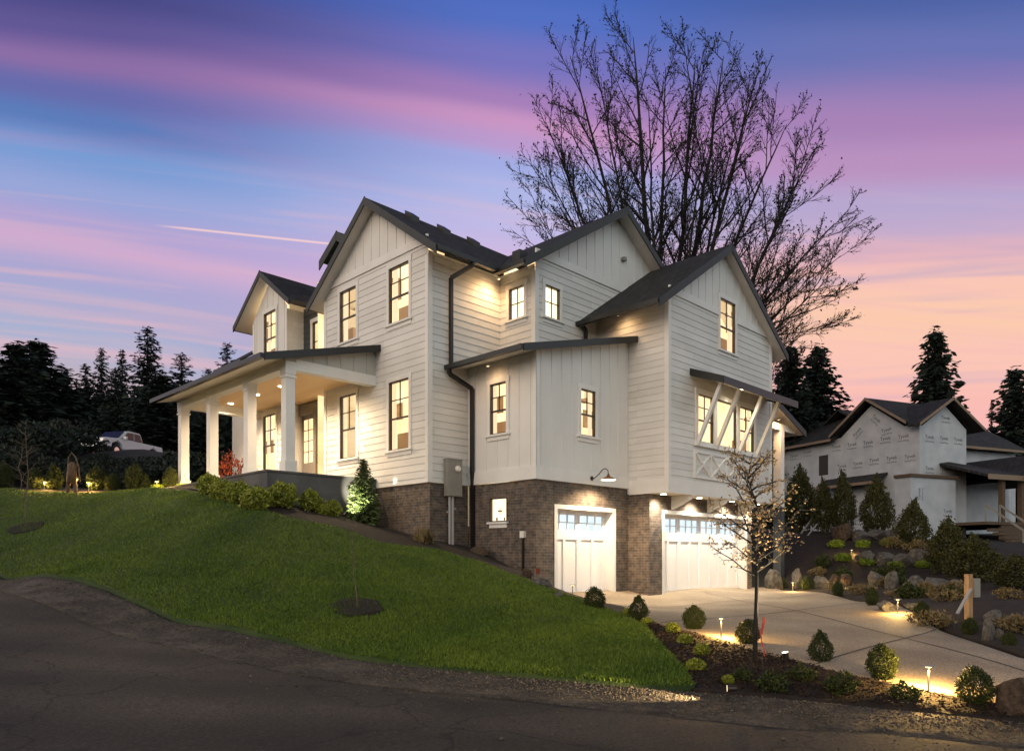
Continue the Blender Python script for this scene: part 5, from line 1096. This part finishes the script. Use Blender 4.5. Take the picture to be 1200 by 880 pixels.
# dark low planting in the lower bed
low_ = shrub('bed_shrub', 'box', .32, .20, 900, .045, 14, '', 'plant', 0, .3, .3)
for i, (u, v, w_, lab) in enumerate(((940, 800, 34, 'low dark shrub right of the ground spotlight'), (905, 812, 40, 'low dark shrub in the bed below the spotlight'), (985, 815, 44, 'low dark shrub below the teardrop boxwood'), (1060, 822, 36, 'low dark shrub below the path light by the road'), (870, 800, 26, 'low dark shrub left of the ribboned trunk'))):
    p = hit(u, v, 6, 20); place(low_, i == 0, p, w_/FPX*p.y/.7, i*2.1, lab, 'low shrubs in the lower bed')
av = shrub('arborvitae', 'arbor', .52, 1.0, 6500, .050, 21, '', 'shrub', .70, .26, 1.3)
AV = [(965, 31.5, 560, 26, 'slim arborvitae, leftmost of the row before the wrapped house'), (988, 31.2, 558, 30, 'arborvitae second from left in the row before the wrapped house'), (1027, 31, 562, 36, 'full arborvitae before the middle of the wrapped wall'), (1070, 28.5, 584, 34, 'arborvitae with a thin leader below the wrapped house corner'), (1110, 24, 606, 44, 'bushy arborvitae left of the neighbouring porch steps'), (1142, 22, 628, 50, 'wide arborvitae below the neighbouring porch'), (1192, 19.5, 650, 52, 'wide arborvitae at the right edge'), (938, 33, 552, 40, 'dark arborvitae behind the young tree, nearest the garage')]
for i, (u, Y, vt, w_, lab) in enumerate(AV):
    b = gp(u, Y); h = CAMZ+(HOR-vt)/FPX*Y-b.z; o = place(av, i == 0, b, w_/2/FPX*Y/.52, i*1.2, lab, 'arborvitae on the right terrace', h/2.0); o['category'] = 'shrub'
sp_ = conifer('spruce', 'spruce', 1.72, .60, 31, 'small spruce lit from its left, by the porch end and brick wall', 190, 14, .0, .2, .22); sp_.location = coly(426, 16.7); sp_['category'] = 'shrub'
rt = shrub('red_shrub', 'redtwig', .55, .62, 700, .06, 17, 'glowing red twiggy shrub behind the far end of the porch', 'shrub', 0, .3, 1.5); rt.location = gp(271, 26.3)+Vector((0, 0, .1))
dg = shrub('dry_grass_tuft', 'drygrass', .22, .16, 160, .12, 19, '', 'plant', 0, .2, 2.2, None, False)
for i, (p, lab) in enumerate(((coly(497, 14.55), 'dry tan grass tuft at the foot of the brick corner'), (hit(578, 652), 'dry tan grass tuft among the dark stones'), (hit(1085, 700), 'dry tuft among the stones left of the timber stake'), (hit(548, 634), 'green-brown tuft beside the downspout foot'))): place(dg, i == 0, p, 1.0, i, lab, 'dry grass tufts')
# brown-leaved filler plants between the stones
fil = shrub('ground_plant', 'drygrass', .34, .14, 500, .04, 23, '', 'plant', 0, .4, .4)
for i, (u, v, lab) in enumerate(((1010, 697, 'brownish low plant right of the orange boulders'), (1060, 702, 'brownish low plant above the flat pale rocks'), (1110, 705, 'brownish low plant left of the leaning stake'), (1090, 735, 'brownish low plant at the driveway edge below the path'), (1195, 742, 'brownish low plant at the right picture edge'))): p = hit(u, v, 8, 40); place(fil, i == 0, p, 1.1, i, lab, 'brown plants among the stones')

ug = shrub('undergrowth_bush', 'conifer', 1.3, .62, 2600, .10, 41, '', 'bush', 0, .3, .3)
for i, (u, Y, s, lab) in enumerate(((-12, 30, 1, 'dark bush behind the boxwoods, at the left edge'), (20, 32, 1.1, 'dark bush behind the multi-stem shrub'), (58, 31, .9, 'dark bush behind the stump ornament'), (92, 36, 1.0, 'dark bush below the nose of the pickup'), (122, 38, 1.0, 'dark bush below the front wheel of the pickup'), (150, 37, 1.1, 'dark bush below the middle of the pickup'), (178, 38, 1.1, 'dark bush below the tail of the pickup'), (205, 33, 1.2, 'dark bush behind the end porch post'), (232, 31, 1.2, 'dark bush seen between the two farthest porch posts'), (262, 32, 1.3, 'dark bush behind the red shrub'), (108, 30, .9, 'dark bush behind the glowing boxwood'), (140, 30, .8, 'dark bush behind the small olive boxwood'), (168, 30, .9, 'dark bush behind the slim boxwood'), (40, 40, 1.6, 'large dark bush uphill on the far left'), (75, 43, 1.5, 'large dark bush uphill before the pickup'))):
    place(ug, i == 0, gp(u, Y), s*(.6 if 36 <= Y <= 38 else 1), i*1.1, lab, 'dark bushes behind the lawn')
rg2 = random.Random(12)
for i in range(22):
    u, v = rg2.uniform(955, 1190), rg2.uniform(640, 735); q = hit(u, v, 8, 40)
    if q.y > 33 or (q.x < 9.8 and q.y < 26) or q.x < 8: continue
    o = copy_tree(fil if i % 3 else low_); o.location = q; s = rg2.uniform(.7, 1.2); o.scale = (s, s, s*rg2.uniform(.9, 1.6)); o.rotation_euler = (0, 0, i*1.7); o['label'] = ('low brown plant among the stones of the dark right-hand terrace' if i % 3 else 'low dark green plant among the stones of the right-hand terrace'); o['group'] = 'terrace filler plants' if i % 3 else 'dark terrace filler plants'
# ------------------------------------------------------------ saplings
def sapling(name, base, h, seed, lab, nbr=10, ml='barkl', r=.02, leafmt=None, nleaf=0, spread_=.4, lo=.35, leaf=.03):
    rng = random.Random(seed); t = empty(name, base, rng.random()*6, lab, 'tree'); tr = MB(); br = MB(); tips = []
    pts = [Vector((rng.gauss(0, .012)*i, rng.gauss(0, .012)*i, h*i/8)) for i in range(9)]; pts[0].z = -.1
    tr.tube(pts, [r*(1-i/9.5) for i in range(9)], 7)
    for k in range(nbr):
        f = lo+(.97-lo)*k/nbr; x = f*8; i = int(x); p = pts[i].lerp(pts[min(i+1, 8)], x-i); a = k*2.4+rng.random(); ln = spread_*h*(1.05-f*.75)*rng.uniform(.6, 1.1); d = Vector((math.cos(a), math.sin(a), rng.uniform(.35, .9))).normalized(); q = [p]
        for j in range(4): d = (d+Vector((rng.gauss(0, .18), rng.gauss(0, .18), rng.gauss(0, .12)+.03))).normalized(); q.append(q[-1]+d*ln/4)
        br.tube(q, [r*.42*(1-j/5.5) for j in range(5)], 4, False)
        for j in range(1, 5):
            for _ in range(2 if leafmt else 1):
                d2 = (d+Vector((rng.gauss(0, .7), rng.gauss(0, .7), rng.gauss(0, .5)))).normalized(); e = q[j]+d2*ln*rng.uniform(.12, .35); br.tube([q[j], e], [r*.18, r*.07], 3, False); tips += [q[j].lerp(e, s_) for s_ in (.4, .7, 1.0)]
    tr.build('trunk', MT[ml], t, True); br.build('branches', MT[ml], t)
    if leafmt:
        r2 = np.random.RandomState(seed); T0 = np.array([tuple(p) for p in tips]); C = T0[r2.randint(0, len(T0), nleaf)]+r2.normal(size=(nleaf, 3))*leaf*1.1; a = leaf*r2.uniform(.45, 1.1, nleaf); T, U = axes(r2, rdirs(r2, nleaf), a, a*.7); quads('leaves', C, T, U, leafmt, t)
    return t
yt = hit(886, 779, 6, 14); sapling('young_tree', yt, 2.75, 7, 'young tree with pale blossom-like leaves in front of the garage driveway', 30, 'bark', .034, 'blossom', 2000, .40, .42, .024)
rb = MB()
for k in range(7): a = k*.9; rb.beam((.03+.02*math.cos(a), -.04, .62-.07*k), (.04+.02*math.cos(a+1), -.045, .545-.07*k), .03, .012)
ro = rb.build('ribbon', MT['ribbon']); ro.location = yt+Vector((.03, -.02, 0)); tag(ro, 'red ribbon tied round the young tree trunk', 'ribbon')
def ring(c, r, seed): 
    sheet('mulch_ring', [(c.x+r*math.cos(k*.3927)*(1+.08*math.sin(k*3+seed)), c.y+r*math.sin(k*.3927)*(1+.08*math.cos(k*2+seed))) for k in range(16)], 'darkmulch', .075, .12, 0, .08, bumpamp=.02, seed=seed)
s1 = hit(30, 621, 12, 30); ring(s1, .42, 1); sapling('sapling', s1, 2.9, 12, 'thin bare sapling in a mulch ring at the left of the lawn', 12, 'barkl', .018, None, 0, .30, .30)
s2 = hit(418, 717, 8, 20); ring(s2, .42, 2); sapling('sapling', s2, 1.55, 13, 'thin bare sapling in a mulch ring on the middle of the lawn', 9, 'barkl', .011, None, 0, .22, .45)
sapling('sapling', gp(24, 25.5), 2.2, 15, 'bare multi-stem shrub behind the boxwoods at far left', 16, 'barkl', .02, None, 0, .5, .1)

# ------------------------------------------------------------ boulders
def boulder(seed, m):
    bm = bmesh.new(); bmesh.ops.create_icosphere(bm, subdivisions=5, radius=1); rr = random.Random(seed*13+1); PLN = [(Vector((rr.gauss(0, 1), rr.gauss(0, 1), rr.gauss(0, .8))).normalized(), rr.uniform(.55, .85)) for _ in range(11)]
    for v in bm.verts:
        d = v.co.normalized(); n1 = mnoise.noise(d*1.3+Vector((seed*7.7, 0, 0))); n2 = mnoise.fractal(d*3.2+Vector((seed*3.3, 1, 0)), 1, 2, 4); c = mnoise.cell(d*1.6+Vector((seed, 2, 0)))
        v.co = d*(1+.26*n1+.05*n2)
        for pn, pd in PLN:
            e = v.co.dot(pn)-pd
            if e > 0: v.co -= pn*e*.93
        v.co += d*(.05*n2); v.co.z = max(v.co.z, -.75)
    me = bpy.data.meshes.new('boulder'); bm.to_mesh(me); bm.free(); me.polygons.foreach_set('use_smooth', [True]*len(me.polygons)); me.materials.append(MT[m]); return me
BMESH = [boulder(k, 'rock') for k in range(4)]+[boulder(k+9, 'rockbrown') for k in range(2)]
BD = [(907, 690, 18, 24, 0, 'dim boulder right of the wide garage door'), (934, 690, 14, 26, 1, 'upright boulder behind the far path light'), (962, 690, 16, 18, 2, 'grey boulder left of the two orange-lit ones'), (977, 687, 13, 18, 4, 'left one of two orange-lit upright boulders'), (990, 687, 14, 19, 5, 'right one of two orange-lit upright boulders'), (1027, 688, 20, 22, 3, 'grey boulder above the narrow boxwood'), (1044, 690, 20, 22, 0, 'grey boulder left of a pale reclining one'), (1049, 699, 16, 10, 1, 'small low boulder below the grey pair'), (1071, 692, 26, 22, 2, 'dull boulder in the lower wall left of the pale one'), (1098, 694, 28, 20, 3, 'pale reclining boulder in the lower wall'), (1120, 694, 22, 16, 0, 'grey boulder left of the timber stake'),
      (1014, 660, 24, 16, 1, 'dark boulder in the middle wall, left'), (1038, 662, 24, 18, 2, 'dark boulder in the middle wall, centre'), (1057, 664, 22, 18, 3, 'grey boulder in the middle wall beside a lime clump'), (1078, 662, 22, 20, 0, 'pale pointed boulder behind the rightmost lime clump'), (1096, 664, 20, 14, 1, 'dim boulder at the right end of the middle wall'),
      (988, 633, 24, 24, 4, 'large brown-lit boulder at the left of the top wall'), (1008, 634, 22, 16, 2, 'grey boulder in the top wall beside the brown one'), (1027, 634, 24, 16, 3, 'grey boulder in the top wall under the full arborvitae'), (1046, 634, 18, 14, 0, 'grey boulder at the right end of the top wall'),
      (1040, 717, 26, 16, 2, 'flat pale rock behind the near path light'), (1070, 714, 20, 9, 3, 'flat pale rock right of the near path light'), (1157, 752, 14, 32, 1, 'upright pointed stone with a lit left face'), (1172, 750, 10, 14, 0, 'small stone right of the upright pointed one'), (1165, 728, 18, 16, 2, 'dim boulder above the upright pointed stone'), (1188, 736, 24, 18, 3, 'dim boulder at the right edge of the terrace'),
      (562, 650, 24, 12, 5, 'dark flat stone below the downspout'), (592, 660, 22, 14, 4, 'dark stone below the lit basement window'), (618, 678, 14, 16, 5, 'brown stone at the foot of the brick corner'), (636, 690, 22, 14, 0, 'grey stone beside the single garage door'), (655, 702, 14, 10, 1, 'small stone where lawn meets the garage')]
for i, (u, v, w_, h_, k, lab) in enumerate(BD):
    p = hit(u, v, 8, 40); o = bpy.data.objects.new('boulder', BMESH[k]); link(o); sx = w_/2/FPX*p.y/.84; sz = h_/FPX*p.y/1.6; o.location = p+Vector((0, 0, sz*.52)); o.scale = (sx, sx*.85, sz); o.rotation_euler = (0, 0, i*1.3); tag(o, lab, 'boulder', 'boulders')
p = gp(1188, 7.5); o = bpy.data.objects.new('boulder', BMESH[4]); link(o); o.location = p+Vector((.06, 0, .14)); o.scale = (.25, .24, .33); o.rotation_euler = (0, 0, .6); tag(o, 'large dark brown boulder where the bed meets the road, at right', 'boulder', 'boulders')

# ------------------------------------------------------------ path lights and spots
PK = 6.0
def path_light(loc, h, lab, e, first=[None]):
    if first[0] is None:
        t = empty('path_light', (0, 0, 0), 0); m_ = MB(); m_.tube([(0, 0, -.1), (0, 0, .45)], .012, 8); m_.build('stake', MT['metalgrey'], t); m_ = MB(); m_.lathe((0, 0, .45), [(.075, 0), (.07, .012), (.02, .026)], 16); m_.build('cap', MT['metalgrey'], t); m_ = MB(); m_.lathe((0, 0, .425), [(.03, 0), (.03, .02)], 10); m_.build('bulb', MT['pathbulb'], t); first[0] = t; c = t
    else: c = copy_tree(first[0])
    c.location = loc; c.scale = (1, 1, h/.48); tag(c, lab, 'path light', 'path lights in the beds'); lamp_light('light', 'POINT', Vector(loc)+Vector((0, 0, h*.84)), e*PK, (1, .60, .17), target=Vector(loc)+Vector((0, 0, -3)), size=R(165), blend=.5, rad=.02)
PL = [(hit(845, 750, 6, 20), .36, 'path light on the lower driveway edge left of the young tree', 45), (hit(1088, 815, 6, 14), .34, 'path light over the yellow strip at the lower driveway edge', 55), (hit(929, 694, 10, 32), .34, 'far path light beside the garage end of the driveway', 22), (hit(1052, 722, 8, 30), .36, 'near path light before the flat pale rock', 24), (gp(90, 23.1), .48, 'path light beside the timber stump at the lawn top', 28), (gp(218, 23.2), .48, 'path light at the foot of the end porch post', 28), (gp(52, 23.3), .34, 'path light between the boxwoods nearest the sapling', 28), (gp(104, 23.2), .34, 'path light between the stump and the dark boxwood', 28), (gp(184, 22.9), .3, 'path light in front of the glowing lime clump', 28), (hit(671, 699, 10, 25), .28, 'short path light at the lawn corner before the single garage door', 3), (hit(998, 652, 14, 40), .25, 'path light between the lime clumps, middle left', 16), (hit(1033, 660, 14, 40), .25, 'path light between the lime clumps, middle right', 16), (hit(984, 690, 14, 40), .2, 'small path light before the two orange-lit boulders', 12)]
for p, h, lab, e in PL: path_light(p, h, lab, e)
def spot_fix(loc, tgt, e, lab, size=R(50), col=(1, .80, .48), lens='lens'):
    t = empty('ground_spotlight', loc, 0, lab, 'spotlight', 'ground spotlights'); d = (Vector(tgt)-Vector(loc)-Vector((0, 0, .14))).normalized(); q = d.to_track_quat('Z', 'Y').to_matrix().to_4x4(); q.translation = Vector((0, 0, .14))
    m_ = MB(); m_.lathe((0, 0, 0), [(.032, -.10), (.042, 0)], 12); o = m_.build('housing', MT['black'], t); o.matrix_local = q; m_ = MB(); m_.lathe((0, 0, .002), [(.036, 0), (.036, .004)], 12); o = m_.build('lens', MT[lens], t); o.matrix_local = q; m_ = MB(); m_.tube([(0, 0, -.1), (0, 0, .12)], .012, 6); m_.build('stake', MT['black'], t)
    lamp_light('light', 'SPOT', Vector(loc)+Vector((0, 0, .14))+d*.03, e*6, col, target=tgt, size=size, blend=.5, rad=.03)
q = hit(920, 777, 6, 14); spot_fix(q, yt+Vector((0.1, .1, 1.55)), 85, 'bright ground spotlight aimed up into the young tree', R(62))
q = sp_.location+Vector((-.30, -.86, 0)); q.z = tz(q.x, q.y)+.05; spot_fix(q, sp_.location+Vector((-.12, 0, .7)), 95, 'ground spotlight at the lawn edge aimed at the small spruce', R(55), (1, .92, .66))
spot_fix(Vector((2.35, 7.93, tz(2.35, 7.93)+.03)), Vector((.1, 8.62, -.42)), 60, 'low added spotlight in the bed grazing the gravel road edge', R(46), (1, .70, .34), 'dimcan')  # added lamp without a real fixture, brightens the gravel along the road
q = gp(262, 26.0); spot_fix(q, rt.location+Vector((0, 0, .8)), 18, 'ground spotlight behind the porch aimed at the red shrub', R(80), (1, .6, .3))

# ------------------------------------------------------------ timber bits
ts = empty('stump_lantern', gp(84, 22.7), 0, 'rough timber stump on two legs with a tall bent hoop, at the lawn top', 'garden ornament')
m_ = MB(); m_.tube([(0, 0, .38), (0.02, 0, .95), (0, 0, 1.02)], [.15, .13, .06], 9); m_.build('stump', MT['timber'], ts, True)
for x in (-.10, .10): m_ = MB(); m_.tube([(x*1.3, 0, -.1), (x, 0, .45)], [.055, .06], 8); m_.build('leg', MT['timber'], ts)
m_ = MB(); m_.tube([(-.13, 0, .8), (-.10, 0, 1.15), (.0, 0, 1.32), (.12, 0, 1.18), (.22, 0, .85), (.26, 0, .4)], .020, 7); m_.build('hoop', MT['barkl'], ts, True)
up = empty('utility_stake', hit(1135, 728, 8, 30), .3, 'orange timber stake carrying a grey box and a leaning rail, right terrace', 'utility stake'); S = up.location.y/FPX
m_ = MB(); m_.box((-.05, -.05, -.2), (.05, .05, 55*S)); m_.build('post', MT['wood'], up); m_ = MB(); m_.box((.055, -.08, 28*S), (.2, .08, 50*S)); m_.build('box', MT['metalgrey'], up); m_ = MB(); m_.beam((-.03, -.08, 38*S), (-.45, -.15, 10*S), .05, .03); m_.build('rail', MT['pipe'], up)
for i, (u0, v0, u1, v1, lab) in enumerate(((938, 626, 957, 600, 'pale thin stake leaning behind the young tree, left of its twin'), (946, 628, 964, 606, 'pale thin stake leaning behind the young tree, right of its twin'))):
    a = hit(u0, v0, 15, 40); b = at(u1, v1, a.y+.4); m_ = MB(a); m_.beam(a, b, .05, .04); o = m_.build('leaning_stake', MT['pipe']); o.location = a; tag(o, lab, 'stake', 'leaning stakes')
fg = empty('marker_flag', hit(627, 682, 8, 25), .4, 'small orange marker flag among the stones at the brick corner', 'flag'); m_ = MB(); m_.tube([(0, 0, -.1), (0, 0, .32)], .008, 5); m_.build('wire', MT['metalgrey'], fg); m_ = MB(); m_.prism([(0, 0, .20), (.13, .02, .18), (.14, .02, .32), (0, 0, .33)], (0, .006, 0)); m_.build('cloth', MT['redtwig'], fg)

def litter():
    rng = np.random.RandomState(21); poly = [(2.2, 8.5), (3.6, 7.85), (5, 7.3), (5.2, 7.6), (3.9, 9.0), (3.0, 11.2), (2.7, 12.2), (2.45, 13.6), (2.2, 12.4), (2.1, 10.2)]; n = 26000
    P = np.stack([rng.uniform(2.0, 5.3, n), rng.uniform(7.2, 13.6, n)], 1); ins = np.zeros(n, bool)
    for i in range(len(poly)):
        (a, b_), (c, d) = poly[i], poly[(i+1) % len(poly)]; ins ^= ((b_ > P[:, 1]) != (d > P[:, 1])) & (P[:, 0] < (c-a)*(P[:, 1]-b_)/(d-b_+1e-12)+a)
    P = P[ins]; C = np.stack([P[:, 0], P[:, 1], TZ(P)+.05+rng.uniform(-.01, .012, len(P))], 1); d = rdirs(rng, len(P)); d[:, 2] *= .35; d /= np.linalg.norm(d, axis=1)[:, None]; a = rng.uniform(.008, .032, len(P)); T, U = axes(rng, d, a, a*.4)
    o = quads('bark_chips', C, T, U, 'chips'); tag(o, 'loose dark bark chips covering the lower planting bed', 'bark chips', kind='stuff')
MT['chips'] = leafmat('bark_chip', (.008, .005, .004), (.05, .028, .017), .9)
litter()
